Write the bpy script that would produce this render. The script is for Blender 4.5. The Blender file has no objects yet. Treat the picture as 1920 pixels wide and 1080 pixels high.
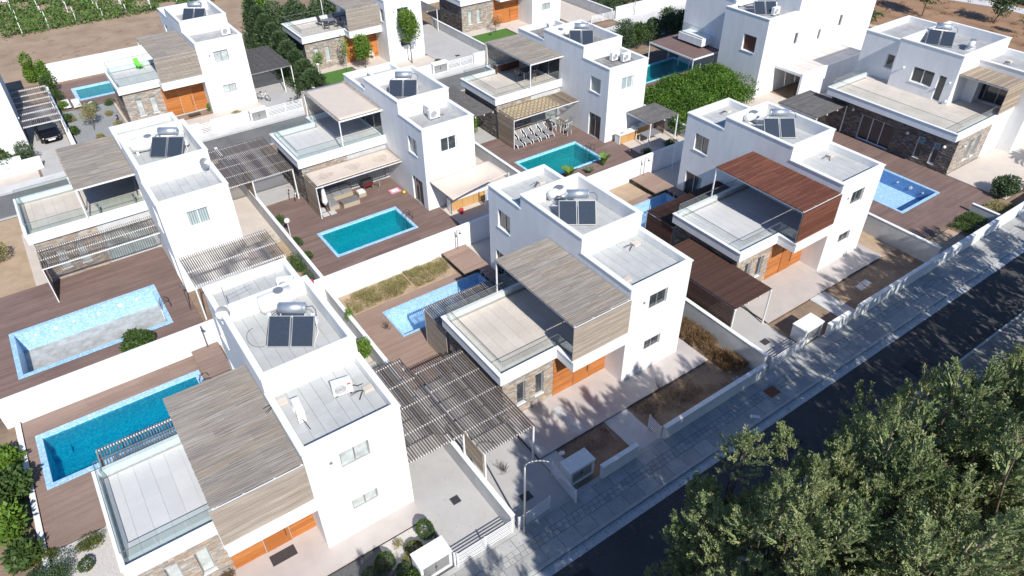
import bpy, math, random
import numpy as np
from mathutils import Vector, Matrix
random.seed(7); RNG = np.random.default_rng(7)
S = bpy.context.scene; COL = S.collection
R = math.radians

# ---------------------------------------------------------------- camera
cam = bpy.data.cameras.new('camera'); cam.sensor_width = 36; cam.lens = 25.10
cam.clip_start = .5; cam.clip_end = 3000
co = bpy.data.objects.new('camera', cam); COL.objects.link(co); S.camera = co
rt = Vector((.81698425, -.57659117, -.00890828)); up = Vector((.36212789, .50096204, .78606642))
fw = Vector((.44877625, .64542982, -.61807785))
m = Matrix((rt, up, -fw)).transposed().to_4x4(); m.translation = Vector((-20.508, -19.194, 28.390))
co.matrix_world = m
# ---------------------------------------------------------------- sky, sun, exposure
SUNV = Vector((.19, 1.12, -1)).normalized()          # direction the light travels
el = math.asin(-SUNV.z); az = math.atan2(-SUNV.x, -SUNV.y)
W = bpy.data.worlds.new('World'); S.world = W; W.use_nodes = True
nt = W.node_tree; bg = nt.nodes['Background']
sky = nt.nodes.new('ShaderNodeTexSky'); sky.sky_type = 'NISHITA'; sky.sun_disc = False
sky.sun_elevation = el; sky.sun_rotation = az % (2 * math.pi); sky.altitude = 50; sky.ozone_density = 10.0; sky.dust_density = .4
nt.links.new(sky.outputs[0], bg.inputs[0]); bg.inputs[1].default_value = .118
sl = bpy.data.lights.new('sun', 'SUN'); sl.energy = 5.0; sl.angle = R(.53); sl.color = (1, .965, .90)
so = bpy.data.objects.new('sun', sl); COL.objects.link(so)
so.rotation_euler = SUNV.to_track_quat('-Z', 'Y').to_euler()
S.view_settings.view_transform = 'Standard'; S.view_settings.look = 'None'
S.view_settings.exposure = .2; S.view_settings.gamma = 1; S.view_settings.use_curve_mapping = False
S.render.engine = 'CYCLES'; S.cycles.max_bounces = 6; S.cycles.transparent_max_bounces = 16

# ---------------------------------------------------------------- materials
def _m(name):
    mt = bpy.data.materials.new(name); mt.use_nodes = True
    n = mt.node_tree; b = n.nodes['Principled BSDF']; return mt, n, b
def rnd(n):
    oi = n.nodes.new('ShaderNodeObjectInfo'); g = n.nodes.new('ShaderNodeNewGeometry')
    a = n.nodes.new('ShaderNodeMath'); a.operation = 'ADD'
    n.links.new(oi.outputs['Random'], a.inputs[0]); n.links.new(g.outputs['Random Per Island'], a.inputs[1])
    f = n.nodes.new('ShaderNodeMath'); f.operation = 'FRACT'; n.links.new(a.outputs[0], f.inputs[0]); return f.outputs[0], g
def mat(name, cols, rough=.75, ncols=None, nscale=2.0, namt=.5, stretch=(1, 1, 1), bump=0, bscale=30, spec=.3, metal=0, detail=6):
    """cols: colours picked at random per piece; ncols: darker or lighter colour laid on through noise"""
    mt, n, b = _m(name); L = n.links
    r, g = rnd(n)
    if len(cols) > 1:
        cr = n.nodes.new('ShaderNodeValToRGB'); cr.color_ramp.interpolation = 'CONSTANT' if len(cols) > 3 else 'LINEAR'
        e = cr.color_ramp.elements
        while len(e) < len(cols): e.new(.5)
        for i, c in enumerate(cols):
            e[i].position = i / (len(cols) - (0 if len(cols) > 3 else 1)); e[i].color = (*c, 1)
        L.new(r, cr.inputs[0]); c0 = cr.outputs[0]
    else:
        cn = n.nodes.new('ShaderNodeRGB'); cn.outputs[0].default_value = (*cols[0], 1); c0 = cn.outputs[0]
    mp = n.nodes.new('ShaderNodeMapping'); mp.inputs['Scale'].default_value = stretch
    L.new(g.outputs['Position'], mp.inputs[0])
    if ncols is not None:
        nz = n.nodes.new('ShaderNodeTexNoise'); nz.inputs['Scale'].default_value = nscale; nz.inputs['Detail'].default_value = detail
        nz.inputs['Roughness'].default_value = .65
        L.new(mp.outputs[0], nz.inputs[0])
        mr = n.nodes.new('ShaderNodeMapRange'); mr.inputs[1].default_value = .38; mr.inputs[2].default_value = .66
        mr.inputs[4].default_value = namt
        L.new(nz.outputs[0], mr.inputs[0])
        mx = n.nodes.new('ShaderNodeMix'); mx.data_type = 'RGBA'; mx.inputs['B'].default_value = (*ncols, 1)
        L.new(mr.outputs[0], mx.inputs[0]); L.new(c0, mx.inputs['A']); c0 = mx.outputs['Result']
    L.new(c0, b.inputs['Base Color'])
    if bump:
        nb = n.nodes.new('ShaderNodeTexNoise'); nb.inputs['Scale'].default_value = bscale; nb.inputs['Detail'].default_value = 4
        L.new(mp.outputs[0], nb.inputs[0])
        bp = n.nodes.new('ShaderNodeBump'); bp.inputs['Strength'].default_value = bump; bp.inputs['Distance'].default_value = .03
        L.new(nb.outputs[0], bp.inputs['Height']); L.new(bp.outputs[0], b.inputs['Normal'])
    b.inputs['Roughness'].default_value = rough; b.inputs['Metallic'].default_value = metal
    b.inputs['Specular IOR Level'].default_value = spec
    return mt
def leafmat(name, cols, ncols, nscale=.8):
    mt = mat(name, cols, .55, ncols, nscale, .75, spec=.35)
    n = mt.node_tree; b = n.nodes['Principled BSDF']; out = n.nodes['Material Output']
    tr = n.nodes.new('ShaderNodeBsdfTranslucent'); src = b.inputs['Base Color'].links[0].from_socket
    n.links.new(src, tr.inputs[0]); mx = n.nodes.new('ShaderNodeMixShader'); mx.inputs[0].default_value = .06 if name == 'conifer_foliage' else .22
    n.links.new(b.outputs[0], mx.inputs[1]); n.links.new(tr.outputs[0], mx.inputs[2]); n.links.new(mx.outputs[0], out.inputs[0])
    return mt
def glassmat(name, tint, fac=1.0, rough=.02):
    mt, n, b = _m(name); n.nodes.remove(b); out = n.nodes['Material Output']
    t = n.nodes.new('ShaderNodeBsdfTransparent'); t.inputs[0].default_value = (*tint, 1)
    g = n.nodes.new('ShaderNodeBsdfGlossy'); g.inputs['Roughness'].default_value = rough; g.inputs[0].default_value = (.9, .97, .97, 1)
    lw = n.nodes.new('ShaderNodeLayerWeight'); lw.inputs[0].default_value = .18
    mu = n.nodes.new('ShaderNodeMath'); mu.operation = 'MULTIPLY'; mu.inputs[1].default_value = fac
    mx = n.nodes.new('ShaderNodeMixShader')
    n.links.new(lw.outputs['Facing'], mu.inputs[0]); n.links.new(mu.outputs[0], mx.inputs[0])
    n.links.new(t.outputs[0], mx.inputs[1]); n.links.new(g.outputs[0], mx.inputs[2]); n.links.new(mx.outputs[0], out.inputs[0])
    return mt
def watermat(name, tint):
    mt, n, b = _m(name); n.nodes.remove(b); out = n.nodes['Material Output']; L = n.links
    t = n.nodes.new('ShaderNodeBsdfTransparent')
    g = n.nodes.new('ShaderNodeNewGeometry'); v = n.nodes.new('ShaderNodeTexNoise'); v.inputs['Scale'].default_value = 7
    v.inputs['Detail'].default_value = 3; v.inputs['Distortion'].default_value = 1.2
    L.new(g.outputs['Position'], v.inputs[0])
    cr = n.nodes.new('ShaderNodeValToRGB'); e = cr.color_ramp.elements
    e[0].position = .40; e[0].color = (*[c * .82 for c in tint], 1); e[1].position = .62; e[1].color = (*[min(1, c * 1.18) for c in tint], 1)  # noise in the tint paints the missing caustic light ripples
    L.new(v.outputs[0], cr.inputs[0]); L.new(cr.outputs[0], t.inputs[0])
    gl = n.nodes.new('ShaderNodeBsdfGlossy'); gl.inputs['Roughness'].default_value = .04
    bp = n.nodes.new('ShaderNodeBump'); bp.inputs['Strength'].default_value = .35; bp.inputs['Distance'].default_value = .05
    L.new(v.outputs[0], bp.inputs['Height']); L.new(bp.outputs[0], gl.inputs['Normal'])
    f = n.nodes.new('ShaderNodeFresnel'); f.inputs[0].default_value = 1.33
    mx = n.nodes.new('ShaderNodeMixShader'); L.new(f.outputs[0], mx.inputs[0])
    L.new(t.outputs[0], mx.inputs[1]); L.new(gl.outputs[0], mx.inputs[2]); L.new(mx.outputs[0], out.inputs[0])
    return mt
def mosaic(name, c1, c2, scale=9, c3=None):
    mt, n, b = _m(name); L = n.links
    g = n.nodes.new('ShaderNodeNewGeometry'); v = n.nodes.new('ShaderNodeTexVoronoi'); v.inputs['Scale'].default_value = scale
    L.new(g.outputs['Position'], v.inputs[0])
    cr = n.nodes.new('ShaderNodeValToRGB'); cr.color_ramp.interpolation = 'CONSTANT'; e = cr.color_ramp.elements
    e[0].color = (*c1, 1); e[1].position = .5; e[1].color = (*c2, 1)
    if c3: q = e.new(.8); q.color = (*c3, 1)
    sp = n.nodes.new('ShaderNodeSeparateColor'); L.new(v.outputs['Color'], sp.inputs[0]); L.new(sp.outputs[0], cr.inputs[0])
    L.new(cr.outputs[0], b.inputs['Base Color']); b.inputs['Roughness'].default_value = .3
    return mt
def curtain(name, c1, c2, axis):
    mt, n, b = _m(name); L = n.links
    g = n.nodes.new('ShaderNodeNewGeometry'); w = n.nodes.new('ShaderNodeTexWave'); w.bands_direction = axis
    w.inputs['Scale'].default_value = 2.2; w.inputs['Distortion'].default_value = 1.5
    L.new(g.outputs['Position'], w.inputs[0]); cr = n.nodes.new('ShaderNodeValToRGB'); e = cr.color_ramp.elements
    e[0].color = (*c1, 1); e[1].color = (*c2, 1); L.new(w.outputs['Fac'], cr.inputs[0]); L.new(cr.outputs[0], b.inputs['Base Color'])
    b.inputs['Roughness'].default_value = .12; b.inputs['Specular IOR Level'].default_value = .7
    return mt

WHITE = mat('white_plaster', [(.80, .80, .79)], .85, (.62, .625, .63), 1.6, .42, (1, 1, .22), .12, 60, detail=9)
COPE = mat('white_coping', [(.82, .82, .80)], .7, (.6, .59, .56), 3, .3)
CONC = mat('pale_concrete', [(.52, .53, .53), (.58, .58, .57)], .8, (.40, .41, .41), 1.4, .6, bump=.15)
ROOFT = mat('grey_roof_paver', [(.44, .45, .44), (.50, .51, .50), (.47, .475, .46)], .85, (.36, .365, .36), 1.2, .5, bump=.1)
ROOFP = mat('grey_roof_membrane', [(.42, .42, .42)], .8, (.27, .27, .26), 1.3, .7, bump=.15)
ROOFD = mat('dirty_roof_membrane', [(.30, .29, .28)], .9, (.13, .13, .125), 1.8, .95, bump=.2)
BEIGE = mat('beige_tile', [(.60, .54, .47), (.63, .57, .50), (.57, .515, .45)], .7, (.46, .41, .36), .8, .5)
PALE = mat('pale_grey_tile', [(.55, .55, .545), (.60, .60, .59), (.57, .57, .565)], .7, (.49, .49, .48), .7, .5)
PINK = mat('entrance_tile', [(.50, .45, .42), (.55, .49, .46), (.46, .42, .395)], .7, (.38, .35, .33), .9, .5)
JOINT = mat('dark_joint', [(.13, .13, .13)], .9)
GREYW = mat('weathered_grey_wood', [(.41, .37, .325), (.36, .33, .295), (.46, .425, .38), (.39, .35, .31), (.44, .37, .29), (.34, .31, .28)], .85, (.13, .105, .085), 1.5, .9, (.5, 26, 26), detail=4)
GREYWS = mat('weathered_screen_wood', [(.47, .41, .34), (.43, .37, .31), (.40, .345, .285), (.50, .44, .37)], .85, (.22, .175, .135), 1.5, .85, (.5, 26, 26), detail=4)
GREYC = mat('weathered_slat_wood', [(.19, .165, .15), (.25, .22, .20), (.31, .28, .255), (.22, .18, .155)], .85, (.13, .11, .10), 3, .5, (9, 1.2, 9))
DARKW = mat('dark_grey_slat', [(.12, .115, .11), (.17, .16, .155), (.145, .135, .13)], .85, (.07, .068, .065), 2, .5)
TANW = mat('tan_slat', [(.42, .33, .24), (.34, .27, .20), (.50, .41, .31), (.30, .24, .185)], .8, (.22, .17, .12), 3, .5, (1.5, 9, 9))
REDW = mat('red_brown_slat', [(.21, .08, .05), (.18, .068, .042), (.25, .10, .062), (.16, .06, .038)], .65, (.075, .03, .022), 1.5, .9, (.5, 26, 26), detail=4)
BROWNW = mat('dark_brown_slat', [(.085, .045, .035), (.115, .06, .045), (.07, .038, .03)], .65, (.045, .025, .02), 3, .5, (1.2, 8, 8))
DOORW = mat('orange_timber', [(.46, .17, .045), (.54, .21, .06), (.40, .14, .035), (.50, .20, .07)], .5, (.30, .09, .02), 2.5, .6, (1, 8, 9))
DECK = mat('brown_deck_board', [(.275, .195, .158), (.315, .225, .185), (.24, .168, .136)], .75, (.21, .145, .118), .7, .6, (.6, 1.5, 1))
DECKD = mat('dark_brown_deck_board', [(.205, .138, .118), (.24, .165, .142), (.175, .117, .10)], .75, (.15, .10, .086), .7, .65, (.6, 1.5, 1))
DECKL = mat('light_deck_board', [(.33, .225, .175), (.37, .26, .205), (.295, .20, .157)], .75, (.26, .178, .14), .7, .6, (.6, 1.5, 1))
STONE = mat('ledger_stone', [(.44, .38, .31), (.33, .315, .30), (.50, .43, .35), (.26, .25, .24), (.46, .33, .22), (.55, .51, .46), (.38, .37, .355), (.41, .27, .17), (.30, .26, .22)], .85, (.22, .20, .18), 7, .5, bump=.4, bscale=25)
STONE_SHADE = mat('shade_toned_ledger_stone', [(.20, .18, .16), (.13, .125, .12), (.27, .23, .19), (.10, .10, .10), (.22, .14, .095), (.30, .28, .26), (.16, .155, .15)], .85, (.09, .08, .075), 7, .5, bump=.4, bscale=25)  # same stone as the fronts, west-face shade put into its colour
METW = mat('white_metal', [(.78, .78, .78)], .4, spec=.5)
METG = mat('grey_metal', [(.42, .42, .42)], .4, metal=.6, spec=.5)
METD = mat('dark_metal', [(.05, .05, .055)], .4, spec=.5)
METD2 = mat('anodised_rail', [(.22, .23, .23)], .4, metal=.3)
CHROME = mat('bare_steel', [(.55, .55, .56)], .25, metal=1)
TANK = mat('tank_aluminium', [(.66, .68, .70)], .38, metal=.75)
BLACK = mat('solar_collector_glass', [(.035, .045, .06)], .18, (.05, .065, .085), 9, .5, spec=.8)
PANE = mat('dark_window_glass', [(.035, .04, .045)], .06, (.07, .085, .09), .8, .6, spec=.9)
CURX = curtain('curtain_behind_glass', (.20, .25, .25), (.48, .55, .54), 'X')
CURY = curtain('curtain_behind_glass_side', (.20, .25, .25), (.46, .52, .51), 'Y')
BLIND = mat('pale_blind_behind_glass', [(.56, .60, .575)], .12, (.30, .33, .32), 1.5, .8, spec=.8)
GLASS = glassmat('balustrade_glass', (.95, .965, .96), .5)
GLASSG = glassmat('green_balustrade_glass', (.92, .96, .955), .6)
RUBBER = mat('black_rubber', [(.02, .02, .02)], .8)
ASPH = mat('road_asphalt', [(.058, .058, .060)], .9, (.085, .085, .085), .35, .8, bump=.4, bscale=90)
ASPHL = mat('old_street_asphalt', [(.185, .185, .185)], .9, (.12, .12, .12), .45, .8, (1, 1, 1), .3, 80)
PAVE = mat('pavement_slab', [(.40, .40, .385), (.46, .455, .44), (.36, .36, .35), (.43, .42, .40)], .85, (.28, .28, .27), 1.5, .55, bump=.15)
PAVEW = mat('pale_pavement', [(.62, .61, .59)], .85, (.48, .47, .45), .8, .6, bump=.12)
KERB = mat('kerb_stone', [(.50, .50, .49), (.44, .44, .43)], .85, (.34, .34, .33), 3, .5, bump=.2)
DRIVE = mat('driveway_concrete', [(.47, .455, .44)], .85, (.39, .375, .36), .7, .6, bump=.1, detail=10)
BEIGEG = mat('beige_paving', [(.60, .53, .46)], .8, (.50, .44, .385), .8, .6, bump=.08)
SOIL = mat('dry_soil', [(.30, .215, .15)], .95, (.17, .12, .085), .9, .75, bump=.8, bscale=14)
FARP = mat('dusty_old_paving', [(.26, .25, .235)], .9, (.15, .14, .125), .8, .8, bump=.3)
PATCH = mat('asphalt_repair', [(.035, .035, .037)], .85, (.05, .05, .05), 2, .6, bump=.3, bscale=70)
LITTER_SHADE = mat('shade_toned_leaf_litter', [(.10, .075, .05)], .95, (.055, .045, .032), 1.5, .8, bump=.8, bscale=18)  # leaf litter, darkened so its colour carries the shade under the trees
SAND = mat('sandy_soil', [(.46, .34, .23)], .95, (.34, .245, .165), 1.3, .7, bump=.6, bscale=14)
FIELD = mat('ploughed_field', [(.39, .285, .20)], .95, (.27, .19, .13), .35, .8, bump=.9, bscale=6)
BLOCKS = mat('rough_pale_block', [(.50, .42, .31), (.58, .50, .39), (.44, .37, .28)], .9, (.30, .25, .19), 2, .6, bump=.6, bscale=6)
HILL = mat('dry_hillside', [(.36, .215, .125)], .95, (.20, .12, .075), .55, .8, (1, .35, 1), .9, 8)
GRAVEL = mat('white_gravel', [(.62, .58, .54)], .9, (.40, .37, .34), 14, .6, bump=.6, bscale=40)
GRAVELG = mat('grey_gravel', [(.34, .35, .35)], .9, (.20, .205, .21), 9, .7, bump=.6, bscale=40)
GRAVELD = mat('dark_gravel', [(.10, .10, .10)], .9, (.2, .2, .2), 16, .5, bump=.6, bscale=40)
LAWN = mat('lawn_green', [(.085, .19, .035)], .9, (.06, .14, .03), 3, .7, bump=.4, bscale=40)
CLOTH = mat('beige_shade_cloth', [(.62, .53, .45)], .9, (.55, .47, .40), 1.5, .6)
CUSH = mat('grey_cushion', [(.22, .22, .23), (.28, .28, .28)], .9)
WICK = mat('beige_wicker', [(.42, .36, .27)], .85, (.3, .25, .18), 20, .5)
def reedmat():
    mt, n, b = _m('woven_reed_mat'); g = n.nodes.new('ShaderNodeNewGeometry'); k = n.nodes.new('ShaderNodeTexBrick'); k.inputs['Scale'].default_value = 1
    k.inputs['Brick Width'].default_value = .42; k.inputs['Row Height'].default_value = .24; k.inputs['Mortar Size'].default_value = .06; k.inputs['Mortar Smooth'].default_value = .4
    k.inputs['Color1'].default_value = (.62, .50, .30, 1); k.inputs['Color2'].default_value = (.52, .41, .25, 1); k.inputs['Mortar'].default_value = (.16, .12, .08, 1)
    n.links.new(g.outputs['Position'], k.inputs[0]); n.links.new(k.outputs[0], b.inputs['Base Color']); b.inputs['Roughness'].default_value = .9; return mt
REED = reedmat()
YELLOW = mat('yellow_plastic', [(.75, .50, .03)], .5)
PINKP = mat('pink_plastic', [(.72, .30, .42)], .5)
REDP = mat('red_plastic', [(.55, .05, .05)], .5)
MAROON = mat('maroon_enamel', [(.12, .02, .025)], .35)
GREENP = mat('bright_green_plastic', [(.18, .62, .08)], .5)
BLUET = mat('blue_patterned_towel', [(.12, .30, .62)], .8, (.6, .7, .8), 6, .8)
RUST = mat('rusty_brown_metal', [(.25, .10, .05)], .7, (.12, .05, .03), 8, .6)
CARP = mat('glossy_black_car_paint', [(.008, .008, .010)], .12, spec=.8)
BARK = mat('tree_bark', [(.16, .125, .095)], .9, (.09, .07, .055), 6, .7, bump=.5, bscale=20)
BARKP = mat('pale_dead_twig', [(.36, .31, .27)], .9)
LCON = leafmat('conifer_foliage', [(.27, .33, .13), (.21, .27, .10), (.33, .36, .165), (.24, .30, .115), (.36, .31, .18)], (.13, .185, .07), .8)
LHED = leafmat('cypress_foliage', [(.10, .155, .065), (.07, .12, .048), (.13, .19, .085)], (.05, .085, .038), .8)
LVIN = leafmat('climber_foliage', [(.105, .225, .022), (.075, .17, .02), (.19, .29, .035)], (.04, .09, .014), .55)
LBUS = leafmat('shrub_foliage', [(.09, .15, .035), (.065, .115, .028), (.13, .20, .05)], (.035, .07, .02), 2)
LLIM = leafmat('bright_tree_foliage', [(.17, .28, .035), (.12, .22, .03), (.24, .36, .05)], (.07, .14, .02), 1.5)
LDRY = leafmat('dry_brush', [(.30, .19, .10), (.22, .13, .065), (.38, .27, .15)], (.12, .07, .04), 2)
LVIN2 = leafmat('vine_leaves', [(.12, .22, .04), (.09, .18, .03), (.17, .27, .06)], (.06, .12, .025), 1)
LOLV = leafmat('olive_brush', [(.34, .33, .12), (.40, .30, .15), (.26, .29, .09), (.46, .36, .20)], (.22, .21, .08), 2)
LYEL = leafmat('yellow_green_groundcover', [(.17, .19, .03), (.12, .15, .025)], (.06, .08, .02), 2)
FLOW = mat('magenta_flower', [(.55, .03, .16)], .6)
FLOWW = mat('white_flower', [(.8, .8, .78)], .6)
MOSB = mosaic('blue_pool_mosaic', (.24, .60, .86), (.38, .72, .90), 12, (.55, .82, .93))
MOSP = mosaic('pale_pool_mosaic', (.30, .52, .76), (.40, .61, .80), 14, (.50, .69, .84))
MOSD = mosaic('deep_blue_pool_mosaic', (.12, .27, .52), (.16, .32, .58), 18, (.22, .39, .64))
MOSC = mosaic('cyan_pool_mosaic', (.26, .70, .80), (.34, .76, .85), 16, (.42, .82, .88))
SILT = mat('silted_pool_floor', [(.46, .465, .455)], .9, (.27, .255, .225), 1.6, .85, bump=.3, detail=10)
WBLUE = watermat('blue_pool_water', (.14, 1.0, 1.0)); WCYAN = watermat('cyan_pool_water', (.10, 1.0, 1.0))
WTEAL = watermat('teal_pool_water', (.22, .92, .82))

# ---------------------------------------------------------------- mesh helpers
class MB:
    def __init__(s): s.v = []; s.f = []
    def box(s, x0, x1, y0, y1, z0, z1):
        if x0 > x1: x0, x1 = x1, x0
        if y0 > y1: y0, y1 = y1, y0
        k = len(s.v); s.v += [(x, y, z) for z in (z0, z1) for y in (y0, y1) for x in (x0, x1)]
        s.f += [tuple(k + i for i in q) for q in ((0, 2, 3, 1), (4, 5, 7, 6), (0, 1, 5, 4), (2, 6, 7, 3), (0, 4, 6, 2), (1, 3, 7, 5))]; return s
    def tube(s, p, q, r, n=8, r2=None, cap=True):
        p = Vector(p); q = Vector(q); d = (q - p).normalized(); a = d.orthogonal().normalized(); b = d.cross(a); r2 = r if r2 is None else r2
        k = len(s.v)
        for c, rr in ((p, r), (q, r2)):
            for i in range(n):
                t = 2 * math.pi * i / n; s.v.append(tuple(c + (a * math.cos(t) + b * math.sin(t)) * rr))
        for i in range(n): j = (i + 1) % n; s.f.append((k + i, k + j, k + n + j, k + n + i))
        if cap: s.f.append(tuple(k + i for i in range(n))[::-1]); s.f.append(tuple(k + n + i for i in range(n)))
        return s
    def path(s, pts, r, n=6):
        for a, b in zip(pts, pts[1:]): s.tube(a, b, r, n)
        return s
    def ring(s, c, rad, r, ax='y', n=16, m=6):
        k = len(s.v)
        for i in range(n):
            t = 2 * math.pi * i / n
            for j in range(m):
                u = 2 * math.pi * j / m; rr = rad + r * math.cos(u); h = r * math.sin(u)
                p = {'y': (rr * math.cos(t), h, rr * math.sin(t)), 'x': (h, rr * math.cos(t), rr * math.sin(t)), 'z': (rr * math.cos(t), rr * math.sin(t), h)}[ax]
                s.v.append((c[0] + p[0], c[1] + p[1], c[2] + p[2]))
        for i in range(n):
            for j in range(m):
                i2 = (i + 1) % n; j2 = (j + 1) % m; s.f.append((k + i * m + j, k + i2 * m + j, k + i2 * m + j2, k + i * m + j2))
        return s
    def sphere(s, c, r, n=12, m=8, sc=(1, 1, 1)):
        k = len(s.v)
        for i in range(m + 1):
            ph = math.pi * i / m
            for j in range(n):
                t = 2 * math.pi * j / n
                s.v.append((c[0] + r * sc[0] * math.sin(ph) * math.cos(t), c[1] + r * sc[1] * math.sin(ph) * math.sin(t), c[2] + r * sc[2] * math.cos(ph)))
        for i in range(m):
            for j in range(n): j2 = (j + 1) % n; s.f.append((k + i * n + j, k + (i + 1) * n + j, k + (i + 1) * n + j2, k + i * n + j2))
        return s
    def quad(s, *p): k = len(s.v); s.v += [tuple(q) for q in p]; s.f.append(tuple(range(k, k + len(p)))); return s
    def build(s, name, mt, parent=None, smooth=False, kind=None):
        me = bpy.data.meshes.new(name)
        o = bpy.data.objects.new(name, me)
        off = Vector((0, 0, 0))
        if parent is not None: o.parent = parent; off = Vector(parent.get('_o', (0, 0, 0)))
        o['_o'] = tuple(off)
        me.from_pydata([tuple(Vector(v) - off) for v in s.v], [], s.f); me.materials.append(mt)
        if smooth: me.polygons.foreach_set('use_smooth', [True] * len(me.polygons))
        COL.objects.link(o)
        if kind: o['kind'] = kind
        return o
UNIT = {}
def unit(mt):
    if mt.name not in UNIT:
        me = bpy.data.meshes.new('block'); b = MB().box(-.5, .5, -.5, .5, -.5, .5); me.from_pydata(b.v, [], b.f); me.materials.append(mt); UNIT[mt.name] = me
    return UNIT[mt.name]
def pc(name, mt, parent, x0, x1, y0, y1, z0, z1):
    """one box-shaped piece as its own object, sharing one block mesh per material"""
    o = bpy.data.objects.new(name, unit(mt)); off = (0, 0, 0)
    if parent is not None: o.parent = parent; off = parent.get('_o', (0, 0, 0))
    o.location = ((x0 + x1) / 2 - off[0], (y0 + y1) / 2 - off[1], (z0 + z1) / 2 - off[2])
    o.scale = (abs(x1 - x0), abs(y1 - y0), abs(z1 - z0)); o['_o'] = ((x0 + x1) / 2, (y0 + y1) / 2, (z0 + z1) / 2)
    COL.objects.link(o); return o
def thing(name, label, cat, loc=(0, 0, 0), rz=0, group=None):
    """Empty at the base; parts are given in world coordinates when rz is 0, else local"""
    o = bpy.data.objects.new(name, None); o.empty_display_size = .3; o.location = loc; o.rotation_euler = (0, 0, rz)
    o['label'] = label; o['category'] = cat
    if group: o['group'] = group
    o['_o'] = tuple(loc) if rz == 0 else (0., 0., 0.); COL.objects.link(o); return o
def thingL(name, label, cat, loc, rz=0, group=None):
    o = thing(name, label, cat, loc, rz, group); o['_o'] = (0., 0., 0.); return o
def tag(o, label, cat, group=None):
    o['label'] = label; o['category'] = cat
    if group: o['group'] = group
    return o
def copy_tree(o, loc, rz=None, label=None, sc=None):
    def rec(q, par):
        c = q.copy(); COL.objects.link(c)
        if par: c.parent = par
        for ch in list(q.children): rec(ch, c)
        return c
    r = rec(o, None); r.location = loc
    if rz is not None: r.rotation_euler = (0, 0, rz)
    if sc: r.scale = (sc,) * 3 if not isinstance(sc, tuple) else sc
    if label: r['label'] = label
    return r
def struct(name, mb, mt): o = mb.build(name, mt); o['kind'] = 'structure'; return o
def sheet(name, x0, x1, y0, y1, z, mt, h=.02): return struct(name, MB().box(x0, x1, y0, y1, z - h, z), mt)

def fast_mesh(name, V, F, mt):
    me = bpy.data.meshes.new(name); n = len(F); k = F.shape[1]
    me.vertices.add(len(V)); me.vertices.foreach_set('co', V.astype(np.float32).ravel())
    me.loops.add(n * k); me.loops.foreach_set('vertex_index', F.astype(np.int32).ravel())
    me.polygons.add(n); me.polygons.foreach_set('loop_start', np.arange(0, n * k, k, dtype=np.int32))
    me.update(calc_edges=True); me.materials.append(mt); return me
def leaves(P, D, ln, wd, N=None):
    """P points, D leaf directions -> lozenge leaves (two triangles each)"""
    n = len(P); D = D / (np.linalg.norm(D, axis=1, keepdims=True) + 1e-9)
    Rv = RNG.normal(size=(n, 3)) if N is None else N + RNG.normal(size=(n, 3)) * .45; Sd = np.cross(D, Rv); Sd /= (np.linalg.norm(Sd, axis=1, keepdims=True) + 1e-9)
    l = (ln * RNG.uniform(.6, 1.3, n))[:, None]; w = (wd * RNG.uniform(.6, 1.3, n))[:, None]
    V = np.stack([P, P + D * l * .45 + Sd * w, P + D * l, P + D * l * .45 - Sd * w], 1).reshape(-1, 3)
    return V, np.arange(4 * n).reshape(n, 4)
def leaf_obj(name, P, D, ln, wd, mt, parent=None, N=None):
    V, F = leaves(P, D, ln, wd, N); o = bpy.data.objects.new(name, fast_mesh(name, V, F, mt))
    if parent is not None: o.parent = parent
    COL.objects.link(o); return o
def sph(n):
    v = RNG.normal(size=(n, 3)); return v / np.linalg.norm(v, axis=1, keepdims=True)

# ---------------------------------------------------------------- walls with openings
def wall(mb, ax, c0, c1, u0, u1, z0, z1, ops=()):
    """ax 'y': wall plane at y in [c0,c1] running along x; ax 'x': plane at x running along y; ops = (u0,u1,z0,z1)"""
    cuts = sorted({u0, u1, *[min(max(q, u0), u1) for o in ops for q in o[:2]]})
    for a, b in zip(cuts, cuts[1:]):
        if b - a < 1e-4: continue
        mid = (a + b) / 2; zs = z0
        for o in sorted([o for o in ops if o[0] < mid < o[1]], key=lambda q: q[2]):
            if o[2] > zs: (mb.box(a, b, c0, c1, zs, o[2]) if ax == 'y' else mb.box(c0, c1, a, b, zs, o[2]))
            zs = o[3]
        if zs < z1: (mb.box(a, b, c0, c1, zs, z1) if ax == 'y' else mb.box(c0, c1, a, b, zs, z1))

def window(root, ax, c, out, u0, u1, z0, z1, n=2, pm=None, fm=None, sill=True, depth=.17, name='window', split=None):
    """frame > panes (+ sill). c = outer wall face, out = +1/-1 the outward side along the axis"""
    fm = fm or METW; pm = pm or PANE; t = .055; i0 = c - out * depth; i1 = i0 + out * .06
    def B(mb, a, b, za, zb, p=i0, q=i1): return mb.box(a, b, p, q, za, zb) if ax == 'y' else mb.box(p, q, a, b, za, zb)
    mb = MB(); B(mb, u0, u0 + t, z0, z1); B(mb, u1 - t, u1, z0, z1); B(mb, u0 + t, u1 - t, z0, z0 + t); B(mb, u0 + t, u1 - t, z1 - t, z1)
    w = (u1 - u0 - 2 * t) / n
    for k in range(1, n): B(mb, u0 + t + k * w - .03, u0 + t + k * w + .03, z0 + t, z1 - t, i0, i1 + out * .01)
    f = mb.build(name, fm, root)
    for k in range(n):
        m_ = pm[k % len(pm)] if isinstance(pm, (list, tuple)) else pm
        a = u0 + t + k * w + (.03 if k else 0); b = u0 + t + (k + 1) * w - (.03 if k < n - 1 else 0)
        mm = MB(); B(mm, a, b, z0 + t, z1 - t, i0 + out * .012, i0 + out * .03); mm.build('pane', m_, f)
    if sill:
        ms = MB(); B(ms, u0 - .03, u1 + .03, z0 - .05, z0 - .003, c - out * (depth), c + out * .05); ms.build('sill', COPE, f)
    return f

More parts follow.
